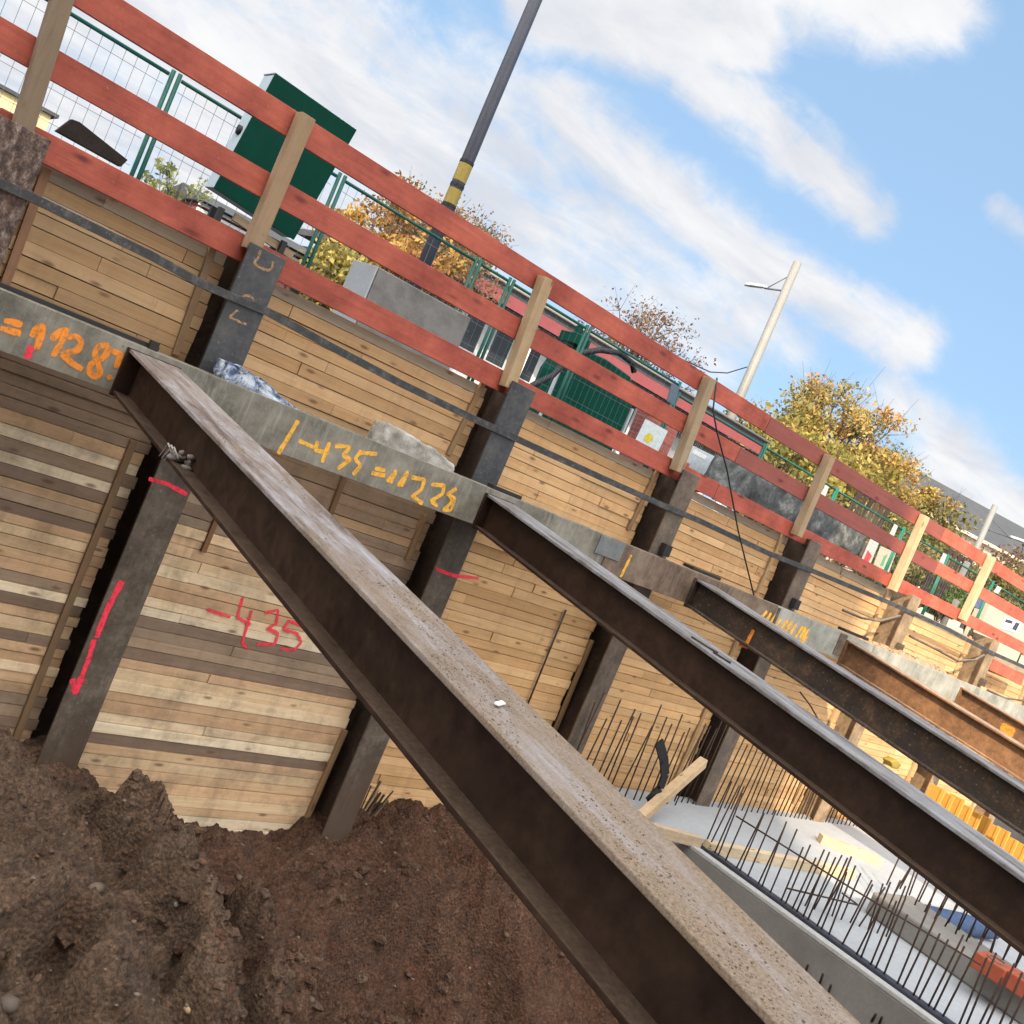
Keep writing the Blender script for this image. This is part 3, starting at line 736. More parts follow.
for i, xx in enumerate((1.9, 4.75, 7.5, 10.4)):
    pass
m = MB(); m.box(1.15, 2.05, YW+.05, YW+.20, -.125, -.10); m.build('flat_bar', MAT['black_steel'], walers[0], bevel=.002)
m = MB(); m.box(10.15, 10.3, YW-.012, YW-.001, -.40, -.15); m.build('stiffener', MAT['pile_brown'], walers[2], bevel=.002)
m = MB(); m.box(8.82, 8.86, YW-.012, YW-.001, -.40, -.15); m.build('stiffener', MAT['pile_brown'], walers[2], bevel=.002)
strokes('paint_number', MAT['orange'], zs(0, 290, 7.314, [
    [(45, 226), (100, 236), (148, 252)], [(18, 282), (80, 300), (138, 316)], [(235, 330), (260, 290), (312, 262)], [(312, 262), (300, 330), (268, 425)], [(385, 355), (430, 310), (485, 290)], [(485, 290), (450, 380), (390, 475)], 
    [(510, 345), (560, 335), (600, 380), (570, 440), (460, 470)], [(460, 475), (520, 530), (590, 575)], [(700, 440), (730, 405), (790, 405), (790, 450), (740, 510), (660, 540), (650, 600), (700, 640), (735, 600), (720, 540), (690, 480), (700, 440)], [(830, 450), (885, 470), (850, 560)], [(800, 630), (805, 645)]]), .019, YW-.0006, walers[0])
strokes('paint_smudge', MAT['pink'], zs(0, 290, 7.314, [[(225, 420), (200, 490)]]), .02, YW-.0006, walers[0])
strokes('paint_number', MAT['orange_y'], zs(260, 400, 4.267, [
    [(160, 92), (120, 160), (80, 225)], [(170, 175), (225, 200)], [(245, 180), (235, 215), (290, 225)], [(295, 185), (265, 262)], [(325, 195), (385, 200), (355, 235), (385, 255), (335, 290)],
    [(430, 220), (405, 250), (430, 280), (400, 315)], [(435, 225), (495, 230)], [(480, 312), (530, 322)], [(495, 292), (530, 300)], [(545, 345), (580, 300), (560, 350)], [(590, 365), (630, 305), (605, 365)], [(650, 330), (700, 340), (690, 380), (650, 410)], [(650, 410), (690, 440)],
    [(735, 360), (785, 365), (780, 400), (730, 430)], [(735, 435), (755, 450)], [(835, 380), (800, 400), (825, 430), (780, 470), (815, 470), (830, 420), (800, 400)]]), .0165, YW-.0006, walers[0])
strokes('paint_line', MAT['orange_y'], [[(631, 556), (621, 576)]], .018, YW-.0006, walers[1])
strokes('paint_number', MAT['orange_y'], zs(730, 590, 8.533, [[(265, 235), (310, 190)], [(300, 280), (345, 205)], [(340, 290), (385, 220)], [(390, 310), (430, 255)], [(435, 330), (490, 265)], [(470, 350), (525, 280)], [(515, 370), (560, 300)], [(560, 400), (610, 320), (640, 340), (600, 400)], [(600, 440), (670, 340)], [(610, 460), (650, 400)], [(545, 430), (600, 455)]]), .028, YW-.0006, walers[2])

# ------------------------------------------------------------------ struts
SL = math.tan(R(7.1))
def strut(xl, wd, ztop, h, mat, lab, topmat='dusty_pale', ylow=-3.2, tf=.021, tw=.014):
    xr = xl+wd; cx = (xl+xr)/2
    e = empty('steel_strut', (cx, YW, ztop-h), lab, 'steel strut', 'inclined struts bracing the walers')
    y = YW-.022; w = tw/2
    k = 1/math.cos(R(7.1)); h2 = h*k; t2 = tf*k; z0 = ztop-h2
    dy = ylow-y
    for nm, xa, xb, za, zb, mt, bv in (('bottom_flange', xl, xr, z0, z0+t2, mat, .004), ('web', cx-w-.055, cx+w-.055, z0+t2, ztop-t2, mat, 0), ('top_flange', xl, xr, ztop-t2, ztop, topmat, .004)):
        m = MB(); m.prism([(xa, y, za), (xb, y, za), (xb, y, zb), (xa, y, zb)], (0, dy, dy*SL)); m.build(nm, MAT[mt], e, bevel=bv)
    m = MB(); m.box(xl-.01, xr+.01, YW-.0215, YW-.001, z0-.01, ztop+.004); m.build('end_plate', MAT[mat], e, bevel=.003)
    return e
ST = []
ST.append(strut(1.875, .30, -.165, .27, 'strut', 'nearest brown steel strut crossing the photo to the bottom edge, dusty on top', 'dusty'))
ST.append(strut(4.665, .28, -.175, .27, 'strut', 'second brown steel strut with two bent wires lying on its top'))
ST.append(strut(7.37, .28, -.185, .27, 'strut_rust', 'third steel strut, mottled rust with an orange paint tick on its web'))
ST.append(strut(10.33, .28, -.20, .29, 'strut_sunlit', 'fourth steel strut with a sunlit orange brown web', 'strut_sunlit'))
ST.append(strut(13.55, .28, -.225, .29, 'strut_sunlit', 'furthest steel strut at the right edge with an orange paint patch', 'strut_sunlit'))
def wplate(e, xa, xb, ya, yb, z, t=.03):
    m = MB(); m.box(xa, xb, ya, yb, z, z+t); m.build('wedge_plate', MAT['black_steel'], e, bevel=.003)
wplate(ST[1], 4.72, 5.02, YW+.012, YW+.10, -.128); wplate(ST[2], 7.30, 7.75, YW+.01, YW+.14, -.125); wplate(ST[3], 10.25, 10.8, YW+.01, YW+.12, -.125)
m = MB(); m.box(1.98, 2.03, YW+.01, YW+.05, -.128, -.075); m.build('wedge_plate', MAT['black_steel'], ST[0], bevel=.002)
# lump of slag and wire on the web of the first strut
m = MB(); q = atX(181, 458, 1.92)
for k in range(9): rock_into(m, q+Vector((random.uniform(-.03, .05), random.uniform(-.07, .07), random.uniform(-.03, .03))), random.uniform(.018, .035), (.20, .17, .15))
for k in range(5):
    a = q+Vector((-.04, random.uniform(-.08, .05), .0)); m.tube([a, a+Vector((-.02, .05, .04)), a+Vector((.0, .1, .01)), a+Vector((-.01, .12, -.04))], .004, 5, (.35, .33, .3))
m.build('tangled_wire', MAT['stone'], ST[0], smooth=True)
def xstrokes(name, mat, paths, r, X, parent):
    for k, P in enumerate(paths): ribbon([atX(x, y, X) for x, y in P], r, (-1, 0, 0), parent, mat, .3, k)
xstrokes('paint_tick', MAT['orange'], [[(753, 631), (748, 641), (744, 646)], [(740, 644), (747, 647)]], .017, 7.37+.14-.055-.0085, ST[2])
xstrokes('paint_patch', MAT['orange'], [[(1003, 727), (1012, 732)], [(1005, 732), (1010, 736)]], .045, 13.55+.14-.055-.0085, ST[4])
# two bent wires on the second strut
for (P, lab) in [([(692, 641), (700, 646), (708, 648), (716, 647)], 'bent rusty wire on top of the second strut, upper of two'), ([(712, 660), (720, 661), (730, 659), (729, 655)], 'bent rusty wire on top of the second strut, lower of two')]:
    q = [atX(x, y, 4.72) for x, y in P]
    q = [Vector((4.70+.02*i, p.y, -.175-(YW-.022-p.y)*SL+.008)) for i, p in enumerate(q)]
    m = MB(); m.tube(q, .006, 6); tag(m.build('bent_wire', MAT['strut_rust'], smooth=True), lab, 'wire', 'bent wires on the second strut')
# crumbs of soil lying on the first strut
cr = MB()
for k in range(3000):
    y = random.uniform(.6, 4.6) if random.random() < .2 else random.uniform(.6, 2.9); x = 1.885+random.random()**1.2*.27
    if mnoise.noise(Vector((x*5, y*2.5, 0))) < -.12: continue
    r = .0014+.0026*random.random()**3
    rock_into(cr, (x, y, -.165-(YW-.022-y)*SL+r*.3), r, random.choice([(.22, .16, .11), (.17, .12, .08), (.28, .22, .16), (.12, .09, .065)]))
tag(cr.build('soil_crumbs', MAT['stone']), 'pale soil crumbs and sawdust lying on top of the nearest strut', 'soil crumbs', kind='stuff')
m = MB(); p = atX(492, 722, 2.0); m.box(-.03, .03, -.008, .008, -.002, .004, M=Matrix.Translation((p.x, p.y, -.165-(YW-.022-p.y)*SL+.008)) @ Matrix.Rotation(.5, 4, 'Z') @ Matrix.Rotation(SL, 4, 'X'))
tag(m.build('wood_chip', MAT['white'], bevel=.001), 'small white wood chip on top of the nearest strut', 'wood chip')

# ------------------------------------------------------------------ things lying on the walers
def lumpy(name, mat, P, Y, dep, lab, cat, amp=.05, cuts=3, fr=6):
    bm = bmesh.new(); q = [atY(x, y, Y) for x, y in P]
    a = [bm.verts.new(p) for p in q]; b = [bm.verts.new(p+Vector((0, dep, 0))) for p in q]; n = len(q)
    bm.faces.new(a); bm.faces.new(b[::-1])
    for i in range(n): bm.faces.new((a[i], a[(i+1) % n], b[(i+1) % n], b[i]))
    bmesh.ops.triangulate(bm, faces=bm.faces)
    bmesh.ops.subdivide_edges(bm, edges=bm.edges, cuts=cuts, use_grid_fill=True)
    bmesh.ops.triangulate(bm, faces=bm.faces)
    bmesh.ops.subdivide_edges(bm, edges=bm.edges, cuts=1)
    bmesh.ops.recalc_face_normals(bm, faces=bm.faces)
    for v in bm.verts:
        nn = mnoise.noise_vector(v.co*fr)+mnoise.noise_vector(v.co*fr*3)*.5; v.co += nn*amp
    me = bpy.data.meshes.new(name); bm.to_mesh(me); bm.free(); me.materials.append(MAT[mat])
    me.polygons.foreach_set('use_smooth', [True]*len(me.polygons))
    o = bpy.data.objects.new(name, me); COL.objects.link(o); return tag(o, lab, cat)
lumpy('plastic_sheet', 'bag', [(228, 362), (250, 372), (280, 395), (315, 420), (300, 421), (262, 405), (228, 390), (224, 376)], YW+.06, .16, 'crumpled blue and white plastic sheet lying on the grey waler', 'plastic sheet', .022, 4, 9)
lumpy('concrete_lump', 'lump', [(388, 424), (408, 434), (435, 450), (455, 466), (451, 478), (420, 466), (385, 452), (374, 447)], YW+.05, .18, 'broken lump of concrete with holes on the grey waler', 'concrete lump', .02, 4, 12)
# soil spilled on the sunlit waler
m = MB(); nxs, nys = 150, 26; vs = []
for i in range(nxs):
    x = 10.98+2.55*i/(nxs-1); env = math.sin(math.pi*min(1, max(0, (x-10.9)/2.7)))**.6
    for j in range(nys):
        f = j/(nys-1); y = YW+.003+.30*f
        top = -.205+.10*env+.05*mnoise.fractal(Vector((x*3, y*3, 0)), .9, 2, 4)+.03*mnoise.noise(Vector((x*14, y*14, 2)))+.012*mnoise.noise(Vector((x*40, y*40, 2)))
        if f < .2: top -= ((.2-f)/.2)*.09
        vs.append((x, y+.02*abs(mnoise.noise(Vector((x*6, top*6, 1)))), top))
fs = [(i*nys+j, (i+1)*nys+j, (i+1)*nys+j+1, i*nys+j+1) for i in range(nxs-1) for j in range(nys-1)]
m.add(vs, fs, (.30, .225, .145))
for k in range(500):
    i = random.randrange(nxs); j = random.randrange(5, nys); v = vs[i*nys+j]
    rock_into(m, v, random.uniform(.006, .02), random.choice([(.32, .24, .15), (.26, .19, .12), (.38, .31, .22), (.34, .19, .10)]))
tag(m.build('spilled_soil', MAT['stone'], smooth=True), 'sunlit soil and rubble spilled over the dusty waler', 'soil', kind='stuff')

# ------------------------------------------------------------------ strap, cables, rod
sp = [(-12, 178), (37, 200), (94, 228), (150, 255), (200, 283), (230, 296), (268, 312), (330, 346), (400, 383), (470, 417), (530, 445), (600, 477), (660, 504), (700, 521), (768, 553), (830, 578), (888, 602), (945, 628), (990, 652), (1040, 674)]
q = [atY(x, y, YP-.014) for x, y in sp]
m = MB()
for a, b in zip(q, q[1:]): m.bar(a, b+(b-a).normalized()*.002, .012, .052)
tag(m.build('steel_strap', MAT['strap'], bevel=.002), 'long flat grey steel strap running across the piles above the walers', 'steel strap')
def cable(P, Y, r, name, mat, lab, cat, grp=None):
    q = [atY(x, y, Y if not isinstance(Y, list) else Y[i]) for i, (x, y) in enumerate(P)]
    m = MB(); m.tube(q, r, 7); return tag(m.build(name, MAT[mat], smooth=True), lab, cat, grp)
cable([(717, 378), (713, 410), (717, 432), (727, 470), (738, 530), (755, 600)], [6.10, 5.98, 5.96, 5.96, 5.95, 5.95], .008, 'cable', 'black', 'thin black cable hanging over the guard rails in front of the planks', 'cable')
cable([(800, 692), (810, 705), (824, 730)], 5.9, .009, 'cable', 'black', 'end of thin black cable showing below the third strut', 'cable')
cable([(843, 610), (862, 618), (880, 621), (900, 616)], 5.93, .016, 'cable', 'pile_brown', 'brown cable sagging across the sunlit planks, left length', 'cable', 'brown cables on the sunlit planks')
cable([(910, 636), (938, 650), (958, 661), (975, 660), (984, 655)], 5.93, .018, 'cable', 'pile_brown', 'brown cable sagging in front of the furthest right pile', 'cable', 'brown cables on the sunlit planks')
cable([(988, 690), (1005, 698), (1026, 701)], 5.93, .016, 'cable', 'pile_brown', 'brown cable at the right edge below the loose red board', 'cable', 'brown cables on the sunlit planks')
m = MB(); m.tube([atY(566, 610, YL-.03), atY(527, 706, YL-.03)], .009, 7); tag(m.build('thin_rod', MAT['strap'], smooth=True), 'thin grey steel rod standing against the tan planks', 'rod')

# ------------------------------------------------------------------ guard rail posts and boards
PP = [((24, 124), (66, -14)), ((252, 246), (306, 116)), ((508, 384), (546, 278)), ((677, 468), (710, 378)), ((797, 533), (830, 456)), ((893, 588), (925, 516)), ((963, 618), (992, 557))]
PL = ['grey brown timber post at the upper left corner', 'tan timber post in front of the dark green cabinet', 'tan timber post left of the green tank with black hose',
      'tan timber post beside the hanging black cable', 'tan timber post in front of the big yellow green tree', 'sunlit tan timber post before the grey roofed building', 'sunlit tan timber post furthest right']
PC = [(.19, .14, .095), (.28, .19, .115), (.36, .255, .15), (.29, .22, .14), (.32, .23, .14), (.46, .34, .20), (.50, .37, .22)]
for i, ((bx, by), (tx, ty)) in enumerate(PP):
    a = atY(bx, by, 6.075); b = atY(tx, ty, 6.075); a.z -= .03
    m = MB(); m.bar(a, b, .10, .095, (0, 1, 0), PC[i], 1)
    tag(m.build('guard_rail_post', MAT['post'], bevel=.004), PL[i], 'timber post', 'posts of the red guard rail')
J1 = [8.05, 7.80, 7.72]; J2 = 12.3; J3 = 16.2
lev = [('top', 1.415, 1.585), ('middle', 1.005, 1.168), ('bottom', .585, .748)]
cols3 = ['left red', 'faded', 'sunlit orange red', 'far right orange red']
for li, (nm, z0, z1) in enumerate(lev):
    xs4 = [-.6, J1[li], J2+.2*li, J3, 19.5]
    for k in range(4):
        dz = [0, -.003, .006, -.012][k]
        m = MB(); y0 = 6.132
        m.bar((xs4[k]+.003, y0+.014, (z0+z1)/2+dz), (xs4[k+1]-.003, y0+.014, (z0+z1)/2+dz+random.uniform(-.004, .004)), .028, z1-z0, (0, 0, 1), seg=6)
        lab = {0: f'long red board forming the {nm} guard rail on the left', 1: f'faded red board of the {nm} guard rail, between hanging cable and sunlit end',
               2: f'sunlit orange red board of the {nm} guard rail near the right edge', 3: f'sunlit red board at the very end of the {nm} guard rail'}[k]
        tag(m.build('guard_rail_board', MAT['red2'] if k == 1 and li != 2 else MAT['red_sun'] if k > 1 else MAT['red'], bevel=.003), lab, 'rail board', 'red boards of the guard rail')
m = MB(); m.bar(atY(991, 664, 6.0), atY(1022, 680, 6.0), .03, .17); tag(m.build('loose_board', MAT['red_sun'], bevel=.003), 'short loose sunlit red board hanging low at the right edge', 'board')
m = MB(); m.prism([atY(56, 131, 6.18), atY(72, 119, 6.18), atY(80, 122, 6.18), atY(128, 160, 6.18), atY(121, 167, 6.18)], (0, .05, .0))
tag(m.build('rubber_mat', MAT['rubber_brown'], bevel=.004), 'dark brown weathered rubber piece resting behind the bottom rail at the upper left', 'rubber mat')

# ------------------------------------------------------------------ mesh fence
FY = 9.5; FT = 2.12
joints = [-1.2, 2.62, 4.44, 6.36, 6.90, 8.30, 10.30, 12.62, 14.95, 17.55, 19.6, 22.0, 25.0]
fl = ['left end', 'left of the dark green cabinet', 'behind the dark mast', 'short, right of the dark mast', 'narrow, before the brown tree', 'before the green tank',
      'with the brick wall behind it', 'with the red roof behind it', 'before the big tree', 'before the leaning pallets', 'before the hedge', 'beyond the last post']
for i, (a, b) in enumerate(zip(joints, joints[1:])):
    e = empty('mesh_fence_panel', ((a+b)/2, FY, GZ), f'green framed wire mesh fence panel, {fl[i]}', 'fence panel', 'mesh fence panels along the street')
    zt = FT-.13*(i > 5)
    for x in (a+.032, b-.032):
        m = MB(); m.tube([(x, FY, GZ), (x, FY, zt+.05)], .021, 8); m.build('post', MAT['green_fence'] if i < 7 else MAT['green_bright'], e, smooth=True)
    m = MB(); m.tube([(a+.06, FY, zt), (b-.06, FY, zt)], .018, 8); m.build('rail', MAT['green_fence'], e, smooth=True); m = MB(); m.tube([(a+.06, FY, GZ+.1), (b-.06, FY, GZ+.1)], .018, 8); m.build('rail', MAT['green_fence'], e, smooth=True)
    m = MB(); x = a+.12
    while x < b-.08: m.tube([(x, FY+.02, GZ+.1), (x, FY+.02, zt-.01)], .0022 if i < 3 else .0012, 4, cap=False); x += .105
    for z in np.arange(GZ+.3, zt, .26): m.tube([(a+.07, FY+.024, float(z)), (b-.07, FY+.024, float(z))], .0024 if i < 3 else .0013, 4, cap=False)
    m.build('wire_mesh', MAT['wire'], e)

# ------------------------------------------------------------------ street objects behind the wall
# dark green cabinet
e = empty('site_cabinet', (3.7, 9.0, GZ), 'dark green site power cabinet on legs with a pale grey side', 'cabinet')
cq = [atY(x, y, 8.80) for x, y in ((276, 73), (357, 130), (294, 240), (214, 188))]; dv = Vector((0, 1, 0))
ci = [p.lerp(sum(cq, Vector())/4, .015) for p in cq]
m = MB(); m.prism(cq, dv*.02); m.build('back_panel', MAT['green_dark'], e, bevel=.004)
m = MB(); m.prism([p+dv*.021 for p in ci], dv*.24); m.build('housing', MAT['greybox'], e, bevel=.006)
m = MB(); m.bar(cq[0]+dv*.145+Vector((0, 0, .004)), cq[1]+dv*.145+Vector((0, 0, .004)), .26, .012); m.build('lid', MAT['greybox'], e, bevel=.004)
m = MB(); m.tube([(3.22, 8.93, 1.90), (3.10, 8.93, 1.89)], .045, 12); m.build('socket', MAT['black'], e, smooth=True)
m = MB(); m.bar((3.19, 8.93, 2.0), (3.20, 8.93, 2.14), .02, .06); m.build('handle', MAT['greybox'], e, bevel=.003)
for x in (3.2, 3.85):
    for y in (8.84, 9.02):
        m = MB(); m.box(x-.025, x+.025, y-.025, y+.025, GZ, 1.20); m.build('leg', MAT['black_steel'], e)
m = MB(); m.bar((3.35, 8.90, 1.19), (4.0, 8.90, 1.12), .05, .07, col=(.3, .22, .14)); m.build('support_timber', MAT['plank'], e)
# concrete block with pale side
e = empty('concrete_block', (5.1, 8.9, GZ), 'grey concrete barrier block with a pale left end, under the dark mast', 'concrete block')
m = MB(); m.prism([(4.73, 8.6, GZ), (5.95, 8.6, GZ), (5.95, 8.6, 1.38), (4.73, 8.6, 1.38)], (0, .5, 0)); m.build('body', MAT['conc_dark'], e, bevel=.012)
m = MB(); m.prism([(4.722, 8.6, GZ), (4.722, 9.1, GZ), (4.722, 9.1, 1.40), (4.722, 8.6, 1.378)], (-.02, 0, 0)); m.build('end_face', MAT['conc_light'], e, bevel=.004)
# dark mast
e = empty('mast', (6.32, 10.5, GZ), 'tall dark grey tapered mast with yellow reflective bands', 'mast')
m = MB(); m.tube([(6.32, 10.5, GZ), (6.32, 10.5, 4), (6.35, 10.5, 9)], [.088, .082, .072], 20); m.build('pole', MAT['mast'], e, smooth=True)
for z0, z1 in ((2.77, 2.96), (3.06, 3.28)):
    m = MB(); m.tube([(6.32, 10.5, z0), (6.32, 10.5, z1)], .0872, 20, cap=False); m.build('reflective_band', MAT['yellow'], e, smooth=True)
for z0 in (2.73, 2.99, 3.29):
    m = MB(); m.tube([(6.32, 10.5, z0), (6.32, 10.5, z0+.035)], .09, 20, cap=False); m.build('black_ring', MAT['black'], e, smooth=True)
# green tank with hose
e = empty('green_tank', (10.2, 11.4, GZ), 'green steel site tank with a rounded top and pale ribs', 'tank')
m = MB(); pr = [(9.42, 11, GZ), (11.05, 11, GZ), (11.10, 11, 1.75), (11.02, 11, 2.02), (10.8, 11, 2.18), (10.2, 11, 2.22), (9.7, 11, 2.18), (9.48, 11, 2.0), (9.40, 11, 1.7)]
m.prism(pr, (0, .45, 0)); m.build('body', MAT['green'], e, bevel=.03)
m = MB(); m.box(9.55, 9.85, 11.1, 11.5, 2.2, 2.36); m.tube([(9.7, 11.3, 2.3), (9.7, 11.3, 2.5)], .06, 10); m.build('filler_neck', MAT['green'], e, bevel=.01)
for x in (9.36, 11.07):
    m = MB(); m.box(x, x+.04, 10.96, 11.0, GZ, 1.75); m.build('corner_rib', MAT['conc_light'], e, bevel=.004)
m = MB(); m.tube([atY(x, y, 10.7) for x, y in [(522, 392), (535, 384), (552, 376), (566, 362), (580, 353), (600, 350), (620, 353), (632, 363), (634, 372)]], .045, 10)
tag(m.build('hose', MAT['black'], smooth=True), 'thick black hose arching over the green tank', 'hose')
# fence signs
def sign(P, Y, col, lab, extra=None):
    q = [atY(x, y, Y) for x, y in P]; c = sum(q, Vector())/4
    e = empty('fence_sign', c, lab, 'sign', 'signs and tarps tied to the fence')
    m = MB(); m.prism(q, (0, .012, 0), col); m.build('panel', MAT['attr'], e)
    for nm, PQ, cc in (extra or []):
        m = MB(); m.prism([atY(x, y, Y-.004) for x, y in PQ], (0, .003, 0), cc); m.build(nm, MAT['attr'], e)
    return e
sign([(646, 419), (668, 431), (658, 452), (636, 440)], 9.42, (.55, .60, .62), 'pale grey fence sign with a yellow flower emblem', [('emblem', [(645, 436), (649, 433), (653, 436), (653, 440), (648, 443), (644, 440)], (.6, .48, .05))])
sign([(690, 444), (720, 459), (708, 484), (678, 466)], 9.42, (.50, .56, .60), 'pale blue grey fence sign beside the hanging cable', [('frame', [(694, 449), (707, 456), (705, 460), (692, 453)], (.75, .75, .73)), ('red_emblem', [(682, 460), (690, 464), (687, 471), (680, 467)], (.5, .12, .1))])
sign([(722, 460), (740, 469), (724, 487), (709, 480)], 9.42, (.62, .50, .40), 'beige fence sign with a green leaf emblem', [('emblem', [(718, 470), (721, 469), (722, 474), (718, 478), (716, 475)], (.06, .3, .06))])
sign([(872, 536), (880, 541), (870, 565), (862, 559)], 11.0, (.38, .4, .39), 'white fence sign with a red triangle', [('red_triangle', [(868, 550), (872, 556), (868, 563), (864, 559)], (.55, .04, .05))])
sign([(881, 546), (896, 553), (888, 575), (873, 567)], 11.0, (.40, .36, .29), 'cream fence sign with green strokes at the sunlit rail', [('green_stroke', [(884, 556), (888, 554), (883, 566), (880, 566)], (.1, .3, .15))])
sign([(826, 485), (829, 487), (825, 497), (821, 495)], 9.42, (.45, .45, .44), 'small white plate on the fence left of the pallets')
sign([(895, 524), (898, 526), (894, 536), (890, 534)], 9.42, (.45, .45, .44), 'small white plate on the fence right of the pallets')
sign([(944, 553), (947, 555), (943, 565), (939, 563)], 9.42, (.45, .45, .44), 'small white plate on the fence near the dark boards')
sign([(998, 586), (1002, 588), (998, 594), (994, 592)], 9.42, (.45, .45, .44), 'small white plate on the fence at the right edge')
# things tied to the fence behind the rails
sign([(672, 383), (680, 387), (674, 405), (667, 401)], 9.40, (.10, .13, .17), 'dark blue grey bag hung on the fence left of the cable')
# grey tarpaulin over a heap, and leaning pallets
lumpy('tarpaulin', 'tarp', [(735, 505), (760, 468), (790, 480), (830, 503), (868, 528), (862, 556), (840, 552), (790, 528)], 8.2, .8, 'grey black tarpaulin over a heap behind the bottom rail', 'tarpaulin', .05, 4, 3)
def boards_at(P, Y, n, name, lab, cat, col, grp):
    q = [atY(x, y, Y) for x, y in P]; e = empty(name, sum(q, Vector())/4, lab, cat, grp)
    for i in range(n):
        f0 = i/n; f1 = (i+.62)/n
        t0 = q[0].lerp(q[1], f0); t1 = q[0].lerp(q[1], f1); b0 = q[3].lerp(q[2], f0); b1 = q[3].lerp(q[2], f1)
        g = random.uniform(.6, 1.3)
        m = MB(); m.prism([t0, t1, b1, b0], (0, .025, 0), tuple(c*g for c in col)); m.build('slat', MAT['plank'], e)
    m = MB(); m.prism([q[0].lerp(q[3], .12)+Vector((0, .03, 0)), q[1].lerp(q[2], .12)+Vector((0, .03, 0)), q[1].lerp(q[2], .25)+Vector((0, .03, 0)), q[0].lerp(q[3], .25)+Vector((0, .03, 0))], (0, .06, 0), tuple(c*.7 for c in col)); m.build('bearer', MAT['plank'], e)
    return e
boards_at([(864, 487), (896, 505), (880, 535), (846, 512)], 11.5, 6, 'wooden_pallet', 'dark wooden pallet standing under the top rail, left of two', 'pallet', (.045, .03, .022), 'pallets behind the fence')
boards_at([(850, 535), (872, 545), (862, 568), (838, 556)], 11.5, 4, 'wooden_pallet', 'wooden pallet low between the middle and bottom rails', 'pallet', (.08, .06, .045), 'pallets behind the fence')
boards_at([(950, 548), (975, 562), (966, 582), (942, 568)], 11.5, 5, 'wooden_pallet', 'dark wooden pallet near the sunlit post, with pale sticks', 'pallet', (.045, .03, .023), 'pallets behind the fence')
boards_at([(932, 574), (952, 585), (940, 604), (918, 594)], 11.5, 3, 'wooden_pallet', 'black brown pallet low beside the green shrub', 'pallet', (.02, .012, .011), 'pallets behind the fence')
m = MB(); m.bar(atY(968, 562, 11.3), atY(959, 580, 11.3), .12, .12); tag(m.build('marker_post', MAT['lampgrey'], bevel=.01), 'white square marker post between the rails near the right edge', 'post')
m = MB(); m.bar(atY(957, 600, 11.3), atY(951, 612, 11.3), .12, .12); tag(m.build('marker_post', MAT['lampgrey'], bevel=.01), 'short white marker post above the bottom rail', 'post')
m = MB(); q = atY(977, 602, 11.2)
m.tube([q+Vector((0, 0, -.15)), q+Vector((0, 0, .14))], .13, 14); m.tube([q+Vector((0, 0, .14)), q+Vector((0, 0, .18))], .14, 14); tag(m.build('blue_drum', MAT['blue'], bevel=.01), 'blue plastic drum behind the sunlit post', 'drum')
# beige site hut at the right edge
e = empty('site_hut', (20.5, 11.5, GZ), 'beige site hut with a white window at the right edge', 'hut')
a = atY(992, 602, 11); m = MB(); m.box(a.x, a.x+7, 11, 11.35, GZ, a.z+.12); m.build('wall', MAT['render'], e, bevel=.02)
m = MB(); m.prism([atY(1005, 617, 10.985), atY(1022, 622, 10.985), atY(1017, 633, 10.985), atY(1000, 628, 10.985)], (0, .013, 0), (.75, .75, .75)); f = m.build('window', MAT['attr'], e)
m = MB(); m.prism([atY(1016, 622, 10.98), atY(1020, 623.5, 10.98), atY(1016, 631, 10.98), atY(1012, 629, 10.98)], (0, .004, 0)); m.build('pane', MAT['glassdark'], f)
m = MB(); m.prism([atY(1006, 619, 10.98), atY(1013, 621, 10.98), atY(1012, 624, 10.98), atY(1005, 622, 10.98)], (0, .004, 0)); m.build('pane', MAT['glassdark'], f)

# ------------------------------------------------------------------ street lamps
def lamp(base, h, r, arm, lab, hs=1.0):
    e = empty('street_lamp', base, lab, 'street lamp', 'pale street lamps'); x, y, z = base
    m = MB(); m.tube([(x, y, z), (x, y, z+h)], [r*1.25, r], 12); m.build('pole', MAT['lampgrey'], e, smooth=True)
    a = Vector((x, y, z+h-arm[3])); b = a+Vector(arm[:3])
    m = MB(); m.tube([a, b], r*.22, 6); m.build('arm', MAT['mast'], e, smooth=True)
    m = MB(); m.tube([a+Vector((0, 0, .75)), a.lerp(b, .85)+Vector((0, 0, r*.3))], r*.12, 5); m.build('brace', MAT['mast'], e, smooth=True)
    m = MB(); d = (b-a).normalized(); s = Vector((0, 0, 1)).cross(d)
    pr = [b+d*x*hs+s*y*hs for x, y in ((-.1, -.08), (.15, -.2), (.7, -.24), (.95, -.14), (1.0, 0), (.95, .14), (.7, .24), (.15, .2), (-.1, .08))]
    m.prism(pr, (0, 0, .13*hs)); m.build('lamp_head', MAT['greybox'], e, bevel=.05*hs)
    return e
lamp((31.7, 26.0, GZ), 12.6-GZ, .175, (-.62, .55, -.22, 1.25), 'tall pale street lamp with its head pointing left, beside the big tree', .85)
lamp((62.5, 28.8, GZ), 10.4-GZ, .18, (1.5, -1.1, .1, 1.6), 'distant pale street lamp before the grey slate roof', 1.3)
q0 = atY(710, 372, 26); q1 = atY(747, 367, 26)
m = MB(); m.tube([q0-Vector((6, 0, .6)), q0, q0.lerp(q1, .5)-Vector((0, 0, .15)), q1], .025, 5); tag(m.build('overhead_wire', MAT['black'], smooth=True), 'thin overhead wire running to the tall street lamp', 'wire')

